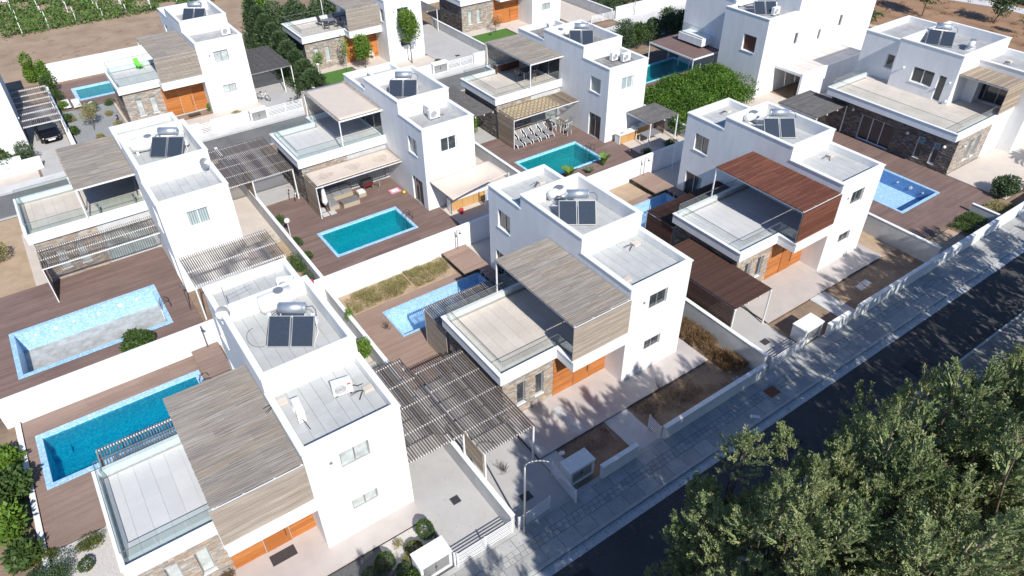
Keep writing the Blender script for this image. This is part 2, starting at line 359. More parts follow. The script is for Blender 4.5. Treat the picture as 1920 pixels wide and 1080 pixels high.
def stones(root, ax, c, out, u0, u1, z0, z1, ops=(), mt=None, parts=0, hmin=.05, hmax=.085, lmin=.16, lmax=.48):
    """ledger stone cladding: every stone is a box standing 1 to 5 cm proud"""
    mt = mt or STONE; L = []; z = z0
    while z < z1 - .02:
        h = min(random.uniform(hmin, hmax), z1 - z); u = u0 - random.uniform(0, .2)
        while u < u1:
            l = random.uniform(lmin, lmax); a = max(u, u0); b = min(u + l, u1); u += l
            if b - a < .03: continue
            cut = False
            for o in ops:
                if a < o[1] and b > o[0] and z < o[3] and z + h > o[2]:
                    if a < o[0] - .04: L.append((a, o[0], z, h))
                    if b > o[1] + .04: L.append((o[1], b, z, h))
                    cut = True; break
            if not cut: L.append((a, b, z, h))
        z += h
    random.shuffle(L); rest = MB()
    for i, (a, b, z, h) in enumerate(L):
        d = random.uniform(.012, .05); g = .004
        q = (c - out * .01, c + out * d)
        args = (a + g, b - g, min(q), max(q), z + g, z + h - g) if ax == 'y' else (min(q), max(q), a + g, b - g, z + g, z + h - g)
        if i < parts: pc('stone', mt, root, *args)
        else: rest.box(*args)
    if rest.v: rest.build('stone_cladding', mt, root, kind='stuff')

def tiles(root, x0, x1, y0, y1, z, tw, tl, mt, name='roof_tile', gap=.012, stagger=True, h=.03, asparts=True):
    nx = max(1, round((x1 - x0) / tw)); dx = (x1 - x0) / nx; mb = MB()
    for i in range(nx):
        y = y0 - (random.uniform(0, tl) if stagger else 0)
        while y < y1 - .01:
            a = max(y, y0); b = min(y + tl, y1); y += tl
            if b - a < .05: continue
            dz = random.uniform(0, .004); args = (x0 + i * dx + gap / 2, x0 + (i + 1) * dx - gap / 2, a + gap / 2, b - gap / 2, z, z + h + dz)
            if asparts: pc(name, mt, root, *args)
            else: mb.box(*args)
    if mb.v: mb.build(name + 's', mt, root, kind='stuff')

def slats(root, ax, a0, a1, b0, b1, z0, z1, pitch, w, mt, name='slat', axis_stack='h'):
    """slats run along ax between a0,a1; stacked along the other horizontal axis b0..b1 (axis_stack h) or in z"""
    if axis_stack == 'h':
        n = int((b1 - b0) / pitch)
        for i in range(n):
            b = b0 + (b1 - b0) * (i + .5) / n; j = random.uniform(-.004, .004)
            if ax == 'x': pc(name, mt, root, a0, a1, b - w / 2 + j, b + w / 2 + j, z0, z1)
            else: pc(name, mt, root, b - w / 2 + j, b + w / 2 + j, a0, a1, z0, z1)
    else:
        n = int((z1 - z0) / pitch)
        for i in range(n):
            z = z0 + (z1 - z0) * (i + .5) / n
            if ax == 'x': pc(name, mt, root, a0, a1, b0, b1, z - w / 2, z + w / 2)
            else: pc(name, mt, root, b0, b1, a0, a1, z - w / 2, z + w / 2)
# ---------------------------------------------------------------- the villa type
H1, H2, D1, D2, D3, WT = 6.6, 7.507, 3.877, 9.365, 12.706, 4.25
F_, TB, G_, HS, HB = 1.127, 6.627, 1.30, 3.827, 3.167
def coping_ring(mb, X0, X1, Y0, Y1, t, z0, z1, o=.045, sides='wens', so=None):
    """coping strips round a rectangle, butted; overhang o outward"""
    if 'w' in sides: mb.box(X0 - o, X0 + t, Y0 - (o if 's' in sides else 0), Y1 + (o if 'n' in sides else 0), z0, z1)
    if 'e' in sides: mb.box(X1 - t, X1 + o, Y0 - (o if 's' in sides else 0), Y1 + (o if 'n' in sides else 0), z0, z1)
    if 's' in sides: mb.box(X0 + t, X1 - t, Y0 - o, Y0 + t, z0, z1)
    if 'n' in sides: mb.box(X0 + t, X1 - t, Y1 - t, Y1 + o, z0, z1)

def glass_run(root, ax, c, u0, u1, z0, z1, mt, pl=1.25):
    n = max(1, round(abs(u1 - u0) / pl)); d = (u1 - u0) / n
    for i in range(n):
        a, b = u0 + i * d + .012, u0 + (i + 1) * d - .012
        (pc('glass_panel', mt, root, a, b, c - .007, c + .007, z0, z1) if ax == 'y' else pc('glass_panel', mt, root, c - .007, c + .007, a, b, z0, z1))
    e = .013
    (pc('handrail', METD2, root, u0, u1, c - e, c + e, z1, z1 + .022) if ax == 'y' else pc('handrail', METD2, root, c - e, c + e, u0, u1, z1, z1 + .022))
    (pc('glass_channel', METG, root, u0, u1, c - .03, c + .03, z0 - .03, z0 + .05) if ax == 'y' else pc('glass_channel', METG, root, c - .03, c + .03, u0, u1, z0 - .03, z0 + .05))

def villa(label, a, b, f=1, T=7.123, ext=0., S_=-3.661, roofw=GREYW, scrw=GREYWS, terr=BEIGE, roof='tile', nst=0, rear='slat', rearm=GREYC,
          glass=GLASS, fpane=PANE, spane=PANE, gparts=True, cover=None, wood=DOORW, rail=True, bpane=PANE, screen=True, dense=1.0, wwin=PANE):
    rt_ = thing('villa', label, 'house', (a, b, 0), 0, 'white villas of the same type')
    X = lambda x: a + x
    Y = lambda y: b + f * y
    def P(mb, x0, x1, y0, y1, z0, z1): return mb.box(X(x0), X(x1), min(Y(y0), Y(y1)), max(Y(y0), Y(y1)), z0, z1)
    def WY(mb, c0, c1, u0, u1, z0, z1, ops=()): wall(mb, 'y', min(Y(c0), Y(c1)), max(Y(c0), Y(c1)), X(u0), X(u1), z0, z1, [(X(o[0]), X(o[1]), o[2], o[3]) for o in ops])
    def WX(mb, c0, c1, u0, u1, z0, z1, ops=()):
        wall(mb, 'x', X(c0), X(c1), min(Y(u0), Y(u1)), max(Y(u0), Y(u1)), z0, z1, [(min(Y(o[0]), Y(o[1])), max(Y(o[0]), Y(o[1])), o[2], o[3]) for o in ops])
    def WIN(ax, c, out, u0, u1, z0, z1, **k):
        if ax == 'y': return window(rt_, 'y', Y(c), f * out, X(u0), X(u1), z0, z1, **k)
        return window(rt_, 'x', X(c), out, min(Y(u0), Y(u1)), max(Y(u0), Y(u1)), z0, z1, **k)
    ct = .06; t = .24
    fo = [(1.4, 2.68, 4.55, 5.55), (1.45, 2.65, 1.62, 2.38)]
    bo = [(1.44, 2.74, 4.4, 5.5)]
    wo = [(10.45, 11.72, 4.13, 5.38), (10.5, 12.05, .1, 2.2), (1.2, 6.2, 3.5, 5.65)] + ([(-1.05, -.3, 4.35, 5.6)] if ext else [])
    mb = MB()
    WY(mb, -ext, -ext + t, 0, WT, 0, H1 - ct, fo)
    WY(mb, D3 - t, D3, 0, WT, 0, H1 - ct, bo)
    for c0, c1, ops in ((0, t, wo), (WT - t, WT, [])):
        WX(mb, c0, c1, -ext + t, D1, 0, H1 - ct, ops); WX(mb, c0, c1, D1, D2, 0, H2 - ct, ops); WX(mb, c0, c1, D2, D3 - t, 0, H1 - ct, ops)
    WY(mb, D1, D1 + t, t, WT - t, 6.0, H2 - ct); WY(mb, D2 - t, D2, t, WT - t, 6.0, H2 - ct)
    P(mb, t, WT - t, -ext + t, D1, 6.0, 6.12); P(mb, t, WT - t, D1 + t, D2 - t, 6.5, 6.62); P(mb, t, WT - t, D2, D3 - t, 6.0, 6.12)
    mb.build('tower_walls', WHITE, rt_)
    mb = MB()
    def CR(x0, x1, y0, y1, z0, z1, sides, o=.045):
        if f < 0: sides = sides.translate(str.maketrans('sn', 'ns'))
        coping_ring(mb, X(x0), X(x1), min(Y(y0), Y(y1)), max(Y(y0), Y(y1)), t, z0, z1, o, sides)
    CR(0, WT, -ext, D1, H1 - ct, H1, 'wes'); CR(0, WT, D2, D3, H1 - ct, H1, 'wen'); CR(0, WT, D1, D2, H2 - ct, H2, 'wens')
    mb.build('roof_coping', COPE, rt_)
    for (y0, y1, z) in ((-ext + t, D1, 6.12), (D1 + t, D2 - t, 6.62), (D2, D3 - t, 6.12)):
        q0, q1 = min(Y(y0), Y(y1)), max(Y(y0), Y(y1))
        if roof == 'tile':
            MB().box(X(t), X(WT - t), q0, q1, z, z + .008).build('roof_bedding', JOINT, rt_)
            tiles(rt_, X(t) + .01, X(WT - t) - .01, q0 + .01, q1 - .01, z + .008, .52, .95, ROOFT, asparts=gparts)
        else: MB().box(X(t), X(WT - t), q0, q1, z, z + .012).build('roof_surface', ROOFD if roof == 'dirty' else ROOFP, rt_)
    # windows of the tower
    WIN('y', -ext, -1, *fo[0], pm=fpane, fm=METG); WIN('y', -ext, -1, *fo[1], pm=fpane, fm=METG)
    WIN('y', D3, 1, *bo[0], pm=bpane, fm=METW); WIN('x', 0, -1, *wo[0], pm=wwin, fm=METG)
    WIN('x', 0, -1, *wo[1], n=2, pm=PANE, fm=METG, sill=False, name='glass_door'); WIN('x', 0, -1, *wo[2], n=3, pm=PANE, fm=METG, sill=False, name='sliding_door')
    if ext: WIN('x', 0, -1, *wo[3], n=1, pm=PANE, fm=METG)
    MB().tube((X(1.0), Y(-ext), 5.3), (X(1.0), Y(-ext - .05), 5.3), .07, 12).build('wall_vent', METG, rt_)
    # ground floor with stone and timber fronts
    xs = -(T - .27)
    sf = [(-T + 1.15, -T + 1.68, .85, 2.38), (-T + 2.32, -T + 2.85, .85, 2.38)]
    sb = [(-3.2, -.25, .12, 2.35), (-6.05, -5.45, .75, 2.2), (-4.85, -4.25, .75, 2.2)]
    mb = MB(); WY(mb, 1.40, 1.62, xs + .22, -.001, 0, HB, sf); WY(mb, 6.2, 6.4, xs + .22, -.001, 0, HB, sb); WX(mb, xs, xs + .22, 1.40, 6.4, 0, HB)
    mb.build('ground_floor_walls', CONC, rt_)
    cf = lambda o: (X(o[0]), X(o[1]), o[2], o[3])
    stones(rt_, 'y', Y(1.40), -f, X(xs - .02), X(S_), 0, HB - .004, [cf(o) for o in sf], STONE, nst)
    stones(rt_, 'x', X(xs), -1, min(Y(1.38), Y(6.4)), max(Y(1.38), Y(6.4)), 0, HB - .004, (), STONE_SHADE)  # west face gets the stone copy with shade in its colour
    stones(rt_, 'y', Y(6.4), f, X(xs), X(-3.25), 0, HB - .004, [cf(o) for o in sb], STONE, 0)
    for o in sf: WIN('y', 1.40, -1, *o, n=1, pm=spane, fm=METG)
    WIN('y', 6.4, 1, *sb[0], n=2, pm=CURX, fm=METG, sill=False, name='sliding_door')
    for o in sb[1:]: WIN('y', 6.4, 1, *o, n=1, pm=BLIND, fm=METG)
    z = .14
    while z < HB - .02:
        h = min(.145, HB - z - .004)
        for (u0, u1) in ((S_ + .01, -2.3), (-1.12, -.01)):
            pc('cladding_board', wood, rt_, X(u0), X(u1), *sorted((Y(1.37), Y(1.40))), z, z + h - .008)
        if z > 2.3: pc('cladding_board', wood, rt_, X(-2.29), X(-1.13), *sorted((Y(1.37), Y(1.40))), z, z + h - .008)
        z += .145
    dr = MB(); P(dr, -2.27, -1.15, 1.35, 1.39, .14, 2.3); d_ = dr.build('front_door', wood, rt_)
    MB().tube((X(-1.32), Y(1.30), .7), (X(-1.32), Y(1.30), 1.7), .018, 8).build('door_handle', METD, d_)
    # terrace slab, parapets, coping, floor
    mb = MB(); pt = .16; fy = F_ - G_
    P(mb, -T, 0 - .001, F_, TB, HB, 3.38); P(mb, S_, -.001, fy, F_, HB, 3.38)
    P(mb, -T, -T + pt, F_, TB, 3.38, HS - .04); P(mb, -T + pt, S_, F_, F_ + pt, 3.38, HS - .04); P(mb, S_, S_ + pt, fy, F_ + pt, 3.38, HS - .04)
    P(mb, S_ + pt, -.001, fy, fy + pt, 3.38, HS - .04); P(mb, -T + pt, -.001, TB - pt, TB, 3.38, HS - .04)
    mb.build('terrace_slab', WHITE, rt_)
    mb = MB(); o = .045; z0, z1 = HS - .04, HS
    P(mb, -T - o, -T + pt, F_ - o, TB + o, z0, z1); P(mb, -T + pt, S_ - o, F_ - o, F_ + pt, z0, z1); P(mb, S_ - o, S_ + pt, fy - o, F_ + pt, z0, z1)
    P(mb, S_ + pt, -.001, fy - o, fy + pt, z0, z1); P(mb, -T + pt, -.001, TB - pt, TB + o, z0, z1)
    mb.build('terrace_coping', COPE, rt_)
    q = sorted((Y(F_ + pt), Y(TB - pt))); tiles(rt_, X(-T + pt), X(-.01), q[0], q[1], 3.38, .62, 1.2, terr, 'floor_tile', .008, True, .03, gparts)
    q = sorted((Y(fy + pt), Y(F_ + pt))); tiles(rt_, X(S_ + pt), X(-.01), q[0], q[1], 3.38, .62, 1.2, terr, 'floor_tile', .008, True, .03, False)
    if rail:
        gz0, gz1 = 3.45, 4.52
        glass_run(rt_, 'x', X(-T + .21), *sorted((Y(F_ + .21), Y(TB - .21))), gz0, gz1, glass)
        glass_run(rt_, 'y', Y(F_ + .21), X(-T + .23), X(S_ + .22), gz0, gz1, glass)
        glass_run(rt_, 'x', X(S_ + .24), *sorted((Y(fy + .2), Y(F_ + .2))), gz0, gz1, glass, 2)
        glass_run(rt_, 'y', Y(TB - .21), X(-T + .23), X(-.06), gz0, gz1, glass)
    # upper pergola and its front screen
    PW, PD, PZ = 3.554, 6.731, 6.027
    mb = MB(); pw = .07
    P(mb, -PW, -PW + pw, .02, PD - pw, PZ - .17, PZ - .07); P(mb, -PW, -.02, PD - pw, PD, PZ - .17, PZ - .07); P(mb, -PW, -.02, -.05, .02, PZ - .17, PZ - .07)
    for x in (-2.4, -1.2, -.12): P(mb, x, x + .06, .02, PD - pw, PZ - .17, PZ - .07)
    mb.build('pergola_frame', METW, rt_)
    for (px_, py_) in ((-PW, PD - pw), (-PW, -.03)): q = sorted((Y(py_), Y(py_ + pw))); pc('pergola_post', METW, rt_, X(px_), X(px_ + pw), q[0], q[1], HS, PZ - .17)
    q = sorted((Y(.04), Y(PD)))
    if cover is None:
        m2 = (-PW - .02 + -.02) / 2
        n_ = int((q[1] - q[0]) / .112)
        for i_ in range(n_):
            b_ = q[0] + (q[1] - q[0]) * (i_ + .5) / n_; j_ = X(-PW / 2 + random.choice((-.62, 0, .62))); dz_ = random.uniform(-.008, .008); w_ = random.uniform(.036, .043)
            pc('slat', roofw, rt_, X(-PW - .03) - random.uniform(0, .02), j_ - .003, b_ - w_, b_ + w_, PZ - .07, PZ + dz_); pc('slat', roofw, rt_, j_ + .003, X(-.03), b_ - w_, b_ + w_, PZ - .07, PZ - dz_)
    else:
        slats(rt_, 'x', X(-PW - .03), X(-.03), q[0], q[1], PZ - .07, PZ, .24, .07, roofw)
        cloth_sheet(rt_, X(-PW + .12), X(-.25), q[0] + .02, q[1] - .05, PZ + .02, cover)
    if screen:
        q = sorted((Y(-.11), Y(-.055)))
        slats(rt_, 'x', X(S_ - .02), X(-.01 if not ext else -.01), q[0], q[1], HS + .03, PZ - .04, .098, .072, scrw, 'screen_slat', 'v')
    # rear pergola over the pool side
    if rear:
        rz = 2.76; ry1 = 9.05; x0 = -6.95
        mb = MB()
        for y in (TB + .04, TB + 1.2, ry1 - .07): P(mb, x0, -.03, y, y + .07, rz - .16, rz - .1)
        mb.build('rear_pergola_beam', METW, rt_)
        q = sorted((Y(ry1 - .07), Y(ry1))); pc('pergola_post', METW, rt_, X(x0), X(x0 + .07), q[0], q[1], 0, rz - .16)
        q = sorted((Y(TB + .03), Y(ry1)))
        slats(rt_, 'y', q[0], q[1], X(x0), X(-.04), rz - .1, rz, .125, .042, rearm)
        if rear in ('cloth', 'reed'): cloth_sheet(rt_, X(x0 + .15), X(-.1 if rear == 'cloth' else -1.9), q[0] + .05, q[1] - .03, rz + .015, CLOTH if rear == 'cloth' else REED, 'pergola_cloth' if rear == 'cloth' else 'reed_mat')
        slats(rt_, 'y', q[0], q[1], X(x0), X(x0 + .035), .12, rz - .2, .1, .07, TANW if rearm is GREYC else rearm, 'screen_slat', 'v') if False else None
        n = 25
        for i in range(n):
            zz = .14 + (rz - .35) * i / (n - 1); pc('screen_slat', scrw if rearm is GREYC else rearm, rt_, X(x0 - .0), X(x0 + .035), q[0], q[1] - .07, zz, zz + .075)
    return rt_

def cloth_sheet(root, x0, x1, y0, y1, z, mt, name='shade_cloth', sag=.03, lift=None):
    n = 14; mb = MB(); k = 0; top = []
    for i in range(n + 1):
        for j in range(n + 1):
            u, v = i / n, j / n; zz = z + (lift(u, v) if lift else 0) - sag * math.sin(math.pi * v) * (1 - .3 * math.cos(6.28 * 3 * u)) * .5 + random.uniform(-.003, .003)
            mb.v.append((x0 + (x1 - x0) * u, y0 + (y1 - y0) * v, zz))
    for i in range(n):
        for j in range(n): p = i * (n + 1) + j; mb.f.append((p, p + n + 1, p + n + 2, p + 1))
    o = mb.build(name, mt, root, smooth=True)
    md = o.modifiers.new('thick', 'SOLIDIFY'); md.thickness = .012; return o

# ---------------------------------------------------------------- ground, roads
POOLS = {'v1': (-26.8, -18.55, 10.6, 14.6), 'v2': (-7.85, -.8, 10.3, 13.05), 'v3': (9.4, 16.45, 10.4, 13.15), 'v4': (28.3, 33.35, .8, 7.6),
         'v6': (-26.95, -18.6, 19.7, 24.3), 'v7': (-7.65, -1.35, 20.1, 23.6), 'v8': (9.85, 16.3, 20.15, 23.95), 'v9': (29.9, 37.6, 29.6, 33.2), 'v10': (-17.3, -9.2, 59.2, 62.9)}
def holed(name, x0, x1, y0, y1, z, mt, h=.02, holes=None):
    """a sheet with the pools cut out of it"""
    H = [p for p in (holes or POOLS.values()) if p[0] < x1 and p[1] > x0 and p[2] < y1 and p[3] > y0]
    xs = sorted({x0, x1, *[min(max(q, x0), x1) for p in H for q in p[:2]]}); ys = sorted({y0, y1, *[min(max(q, y0), y1) for p in H for q in p[2:]]})
    mb = MB()
    for a, b in zip(xs, xs[1:]):
        for c, d in zip(ys, ys[1:]):
            mx, my = (a + b) / 2, (c + d) / 2
            if b - a < 1e-5 or d - c < 1e-5 or any(p[0] < mx < p[1] and p[2] < my < p[3] for p in H): continue
            if h: mb.box(a, b, c, d, z - h, z)
            else: mb.quad((a, c, z), (b, c, z), (b, d, z), (a, d, z))
    return struct(name, mb, mt)
holed('ground', -900, 1100, -900, 1100, -.04, SOIL, 0)
sheet('farm_field', -300, 8, 66.6, 600, -.02, FIELD, .01)
sheet('farm_track', -300, 8, 120, 124, -.012, SAND, .004)
sheet('hillside', 60.9, 500, -40, 200, .35, HILL, .3)
sheet('road', -200, 300, -9.78, -6.72, .0, ASPH)
sheet('far_pavement', -200, 300, -11.4, -9.93, .11, FARP, .13)
sheet('back_street', -120, 61, 39.3, 43.3, .0, ASPHL)
sheet('side_street', 54.4, 59.4, -6.7, 39.28, .004, ASPHL)
sheet('back_pavement', -120, 54, 43.32, 44.5, .10, PAVEW, .12)
sheet('side_pavement', 59.42, 60.6, -6, 60, .12, PAVEW, .13)
sheet('far_verge', -200, 300, -40, -11.42, .05, LITTER_SHADE, .06)
# winding path on the hillside
mb = MB(); pts = [(60 + i * 2.5, 0) for i in range(1)]
cen = [(74, 37), (78, 31), (81, 26), (82.5, 21), (82.3, 15), (81, 8), (80, 0)]
for (p, q) in zip(cen, cen[1:]):
    mb.quad((p[0] - 1.1, p[1] - .5, .37), (p[0] + 1.1, p[1] + .5, .37), (q[0] + 1.1, q[1] + .5, .37), (q[0] - 1.1, q[1] - .5, .37))
struct('hillside_path', mb, PAVEW)

# front pavement with slabs, kerbs, gutter
pv = sheet('pavement', -60, 120, -6.10, -4.26, .085, JOINT, .1)
rows = [(-4.28, -4.86, .95), (-4.86, -5.12, .30), (-5.12, -5.38, .30), (-5.38, -6.10, .95)]
stuffp = MB(); cnt = 0; cand = []
for (ya, yb, tl) in rows:
    x = -60 + random.uniform(0, .5)
    while x < 110:
        cand.append((x, x + tl, yb, ya)); x += tl
cand.sort(key=lambda c: abs(c[0] + 4))
for i, (a, b, c, d) in enumerate(cand):
    dz = random.uniform(0, .006); g = .009
    if i < 290: pc('paving_slab', PAVE, pv, a + g, b - g, c + g, d - g, .085, .115 + dz)
    else: stuffp.box(a + g, b - g, c + g, d - g, .085, .115 + dz)
stuffp.build('paving_slabs', PAVE, pv, kind='stuff')
kb = sheet('kerb', -60, 120, -6.26, -6.11, .05, JOINT, .1)
x = -40.
while x < 60: pc('kerb_stone', KERB, kb, x, x + .98, -6.26, -6.105, .05, .13); x += .99
gt = sheet('gutter', -60, 120, -6.71, -6.27, .012, CONC, .05)
fk = sheet('far_kerb', -60, 120, -9.92, -9.79, .12, KERB, .16)
bk = sheet('back_kerb', -60, 54, 43.2, 43.31, .10, KERB, .12)
sheet('back_kerb_south', -60, 54, 39.14, 39.28, .09, KERB, .1)

# the road surface in front stays bare; soil plots, driveways, entrance platforms
for nm, x0, x1, y0, y1, z, mt in (
    ('garden_soil', -9.9, 6.7, -4.1, -1.56, .02, SOIL), ('garden_soil', 5.3, 6.7, -1.55, 16.0, .02, SAND), ('garden_soil', 7.1, 24.0, -4.1, -1.5, .02, SOIL),
    ('garden_soil', 22.3, 24.0, -1.49, 16, .02, SAND), ('garden_soil', -9.92, -1.95, 13.8, 15.9, .12, SAND), ('garden_soil', 8.2, 15.2, 13.9, 15.9, .12, SAND),
    ('driveway', -12.93, -10.15, -4.0, 9.5, .05, DRIVE), ('driveway', -9.93, -6.75, -4.0, 6.2, .05, DRIVE), ('driveway', 7.05, 10.45, -4.0, 6.2, .05, DRIVE),
    ('entrance_platform', -6.7, 5.2, -1.55, 1.38, .15, PINK), ('entrance_platform', 10.5, 22.25, -1.45, 1.45, .15, PINK), ('entrance_platform', -24.2, -12.95, -1.2, 1.3, .15, PINK),
    ('garden_path', -2.55, -1.0, -4.0, -1.57, .07, CONC), ('garden_path', 14.5, 15.9, -4.0, -1.47, .07, CONC), ('stone_path', -6.7, -5.7, -3.0, -1.57, .06, CONC),
    ('gravel_bed', -24.2, -13.0, -4.0, -1.22, .03, GRAVELD), ('gravel_bed', -15.3, -13.1, -2.6, -1.23, .05, GRAVEL), ('gravel_bed', -27.2, -24.4, -2, 6.9, .03, GRAVEL),
    ('side_path', -24.95, -24.05, -2, 7.0, .06, BEIGEG), ('side_path', -12.8, -10.2, 9.6, 16, .05, BEIGEG),
    ('side_path', .05, 5.1, 12.75, 16.0, .06, BEIGEG), ('side_path', 17.3, 23.9, 12.85, 16.0, .06, BEIGEG), ('side_path', -16.9, -12.85, 12.75, 16.0, .06, BEIGEG),
    ('patio', 1.3, 7.9, 16.4, 21.5, .06, BEIGEG), ('patio', 19.3, 25.2, 16.4, 22.1, .06, BEIGEG), ('side_path', 24.6, 38.4, 16.4, 23.4, .05, BEIGEG),
    ('side_path', -12.8, -9.95, 16.4, 38.9, .05, BEIGEG), ('planting_bed', -11.2, -9.95, 16.4, 24.2, .09, SAND), ('side_path', 4.8, 7.95, 21.6, 38.9, .05, BEIGEG), ('driveway', -9.7, -6.4, 29.6, 38.9, .05, DRIVE),
    ('driveway', 8.2, 11.2, 28.4, 38.9, .05, DRIVE), ('side_path', -28.3, -24.2, 28.7, 38.9, .05, SAND), ('side_path', -24.9, -24.2, 25.9, 36, .08, BEIGEG),
    ('terrace_paving', 36.3, 58, -2.6, 2.0, .14, BEIGEG), ('planting_bed', 32.6, 36.2, -4.1, -2.3, .1, SOIL), ('planting_bed', 24.3, 29.2, -4.1, -2.2, .03, SAND), ('planting_bed', 24.3, 26.0, -2.19, 5, .03, SOIL),
    ('side_path', 35, 54.2, 14.8, 17.9, .04, BEIGEG), ('roadside_ground', 48.6, 54.3, -4, 39, .02, CONC),
    ('front_yard', -14.4, -7.4, 44.7, 48.5, .08, BEIGEG), ('driveway', -3.0, 1.8, 44.7, 56, .06, DRIVE), ('gravel_yard', -19.0, -14.6, 46.5, 57.2, .05, GRAVELG),
    ('side_path', -14.55, -14.35, 46.5, 59, .07, BEIGEG), ('front_yard', 3.2, 16.4, 51.6, 53.0, .1, BEIGEG), ('front_yard', 8.2, 12.1, 46.5, 51.59, .1, BEIGEG), ('lawn', 2.6, 8.0, 45.6, 51.55, .08, LAWN),
    ('driveway', 16.5, 21.8, 44.9, 60, .06, DRIVE), ('front_yard', 23.0, 37, 51.9, 53.4, .1, BEIGEG), ('front_yard', 28.4, 33, 48.6, 51.89, .1, BEIGEG), ('lawn', 22.0, 28.2, 44.9, 51.85, .07, LAWN),
    ('driveway', 35.9, 40.6, 47.4, 60, .06, BEIGEG), ('driveway', -22.3, -19.5, 43.6, 60, .05, DRIVE), ('yard', -40, -22.5, 44, 48, .03, BEIGEG)):
    sheet(nm, x0, x1, y0, y1, z, mt, .06)

sheet('wall_footing', -60, 120, -4.27, -4.0, .10, PAVE, .12)
sheet('front_yard', -14.3, 41, 44.51, 44.7, .10, PAVEW, .1); sheet('front_yard', -7.39, -3.01, 44.71, 48.6, .07, BEIGEG, .06); sheet('front_yard', 8.1, 16.4, 44.71, 46.49, .09, BEIGEG, .06); sheet('front_yard', 12.2, 16.4, 46.5, 49.6, .09, BEIGEG, .06); sheet('front_yard', 28.3, 35.8, 44.71, 48.59, .09, BEIGEG, .06); sheet('front_yard', 1.81, 2.59, 44.7, 60, .05, SOIL, .06); sheet('back_pavement', 40.7, 60, 44.5, 46.6, .1, PAVEW, .12)
# ---------------------------------------------------------------- decks of single boards
def deck(x0, x1, y0, y1, z, mt=DECK, w=.14, ax='x', solid=None):
    """boards round the pools, cut where a pool is"""
    base = holed('pool_deck', x0, x1, y0, y1, z - .035, JOINT, .05)
    H = [p for p in POOLS.values() if p[0] < x1 and p[1] > x0 and p[2] < y1 and p[3] > y0]
    n = round((y1 - y0) / w); d = (y1 - y0) / n
    for i in range(n):
        a, b = y0 + i * d, y0 + (i + 1) * d; segs = [(x0, x1)]
        for p in H:
            if p[2] < b - .02 and p[3] > a + .02:
                segs = [s for (u, v) in segs for s in ((u, min(v, p[0])), (max(u, p[1]), v)) if s[1] - s[0] > .02]
        for (u, v) in segs:
            k = u
            off = random.uniform(1.5, 4) if v - u > 5 else 99
            while k < v - .01:
                e = min(v, k + off); 
                if v - e < .5: e = v
                pc('deck_board', mt, base, k + .004, e - .004, a + .007, b - .007, z - .035, z); k = e; off = 4.2
    return base
deck(-27.25, -17.2, 10.3, 15.98, .1); deck(-27.25, -24.05, 6.95, 10.29, .1); deck(-24.04, -17.2, 6.7, 10.29, .1)
deck(-18.5, -17.0, 13.3, 15.96, .42, DECK)
deck(-9.92, -1.9, 10.25, 13.75, .1, DECKL); deck(-9.92, -5.9, 6.3, 10.24, .1, DECKL); deck(-5.89, -.05, 6.7, 10.24, .1, DECKL); deck(-1.85, .02, 11.4, 15.9, .42, DECKL)
deck(8.2, 15.3, 10.35, 13.85, .1, DECKL); deck(8.5, 17.2, 6.8, 10.34, .1, DECKL); deck(15.35, 17.3, 11.5, 15.9, .42, DECKL)
deck(26.0, 36.25, -1.9, 12.4, .1, DECKD)
deck(-28.2, -17.1, 16.35, 28.6, .1, DECKD)
deck(-9.85, 1.3, 17.0, 29.2, .1, DECKD, .16); deck(8.2, 19.3, 17.0, 28.4, .1, DECKD, .16)
deck(25.5, 41, 28, 35.5, .1, DECKD, .2); deck(-19.1, -8.6, 57.3, 65.0, .1, DECKD, .2)

# ---------------------------------------------------------------- pools
def pool(key, label, rimt, wallt, floort, water=None, depth=1.3, rim=.24, lights=(), rz=.115, wz=-.02, dr=True):
    x0, x1, y0, y1 = POOLS[key]; c = ((x0 + x1) / 2, (y0 + y1) / 2, 0)
    t = thing('swimming_pool', label, 'pool', c, 0, 'swimming pools')
    mb = MB(); ring = lambda mb, a, b, cc, d, w, za, zb: (mb.box(a, a + w, cc, d, za, zb), mb.box(b - w, b, cc, d, za, zb), mb.box(a + w, b - w, cc, cc + w, za, zb), mb.box(a + w, b - w, d - w, d, za, zb))
    ring(mb, x0, x1, y0, y1, rim, rz - .06, rz); mb.build('pool_rim', rimt, t)
    mb = MB(); ring(mb, x0 + .02, x1 - .02, y0 + .02, y1 - .02, rim - .02, -depth, rz - .061); mb.build('pool_wall', wallt, t)
    MB().box(x0 + .02, x1 - .02, y0 + .02, y1 - .02, -depth - .1, -depth).build('pool_floor', floort, t)
    if water:
        MB().quad((x0 + rim, y0 + rim, wz), (x1 - rim, y0 + rim, wz), (x1 - rim, y1 - rim, wz), (x0 + rim, y1 - rim, wz)).build('water', water, t)
        MB().box(x0 + rim, x0 + rim + .9, y1 - rim - .5, y1 - rim, -depth, -depth + .35).build('pool_step', wallt, t) if dr else None
    for (ax_, u, z, r) in lights:
        y = y1 - rim - .001
        MB().tube((u, y + .0, z), (u, y - .04, z), r, 14).build('pool_light', METW, t)
    if not water: MB().box((x0 + x1) / 2 - 1.2, (x0 + x1) / 2 - .9, y0 + 1.0, y0 + 1.3, -depth, -depth + .02).build('drain_cover', METW, t)
    return t
pool('v1', 'long pool of bright blue water beside the nearest villa, slat pergola over its edge', MOSP, MOSB, MOSB, WBLUE, 1.35, .3)
pool('v2', 'empty pale blue pool with slat shadows behind the centre villa', MOSP, MOSP, MOSP, None, 1.1, .12)
pool('v3', 'empty pale blue pool mostly hidden behind the red-slatted villa', MOSP, MOSP, MOSP, None, 1.1, .12)
pool('v4', 'empty pool with blue wall and round white lamps below the long stone wall', MOSP, MOSD, MOSP, None, 1.0, .22, [])
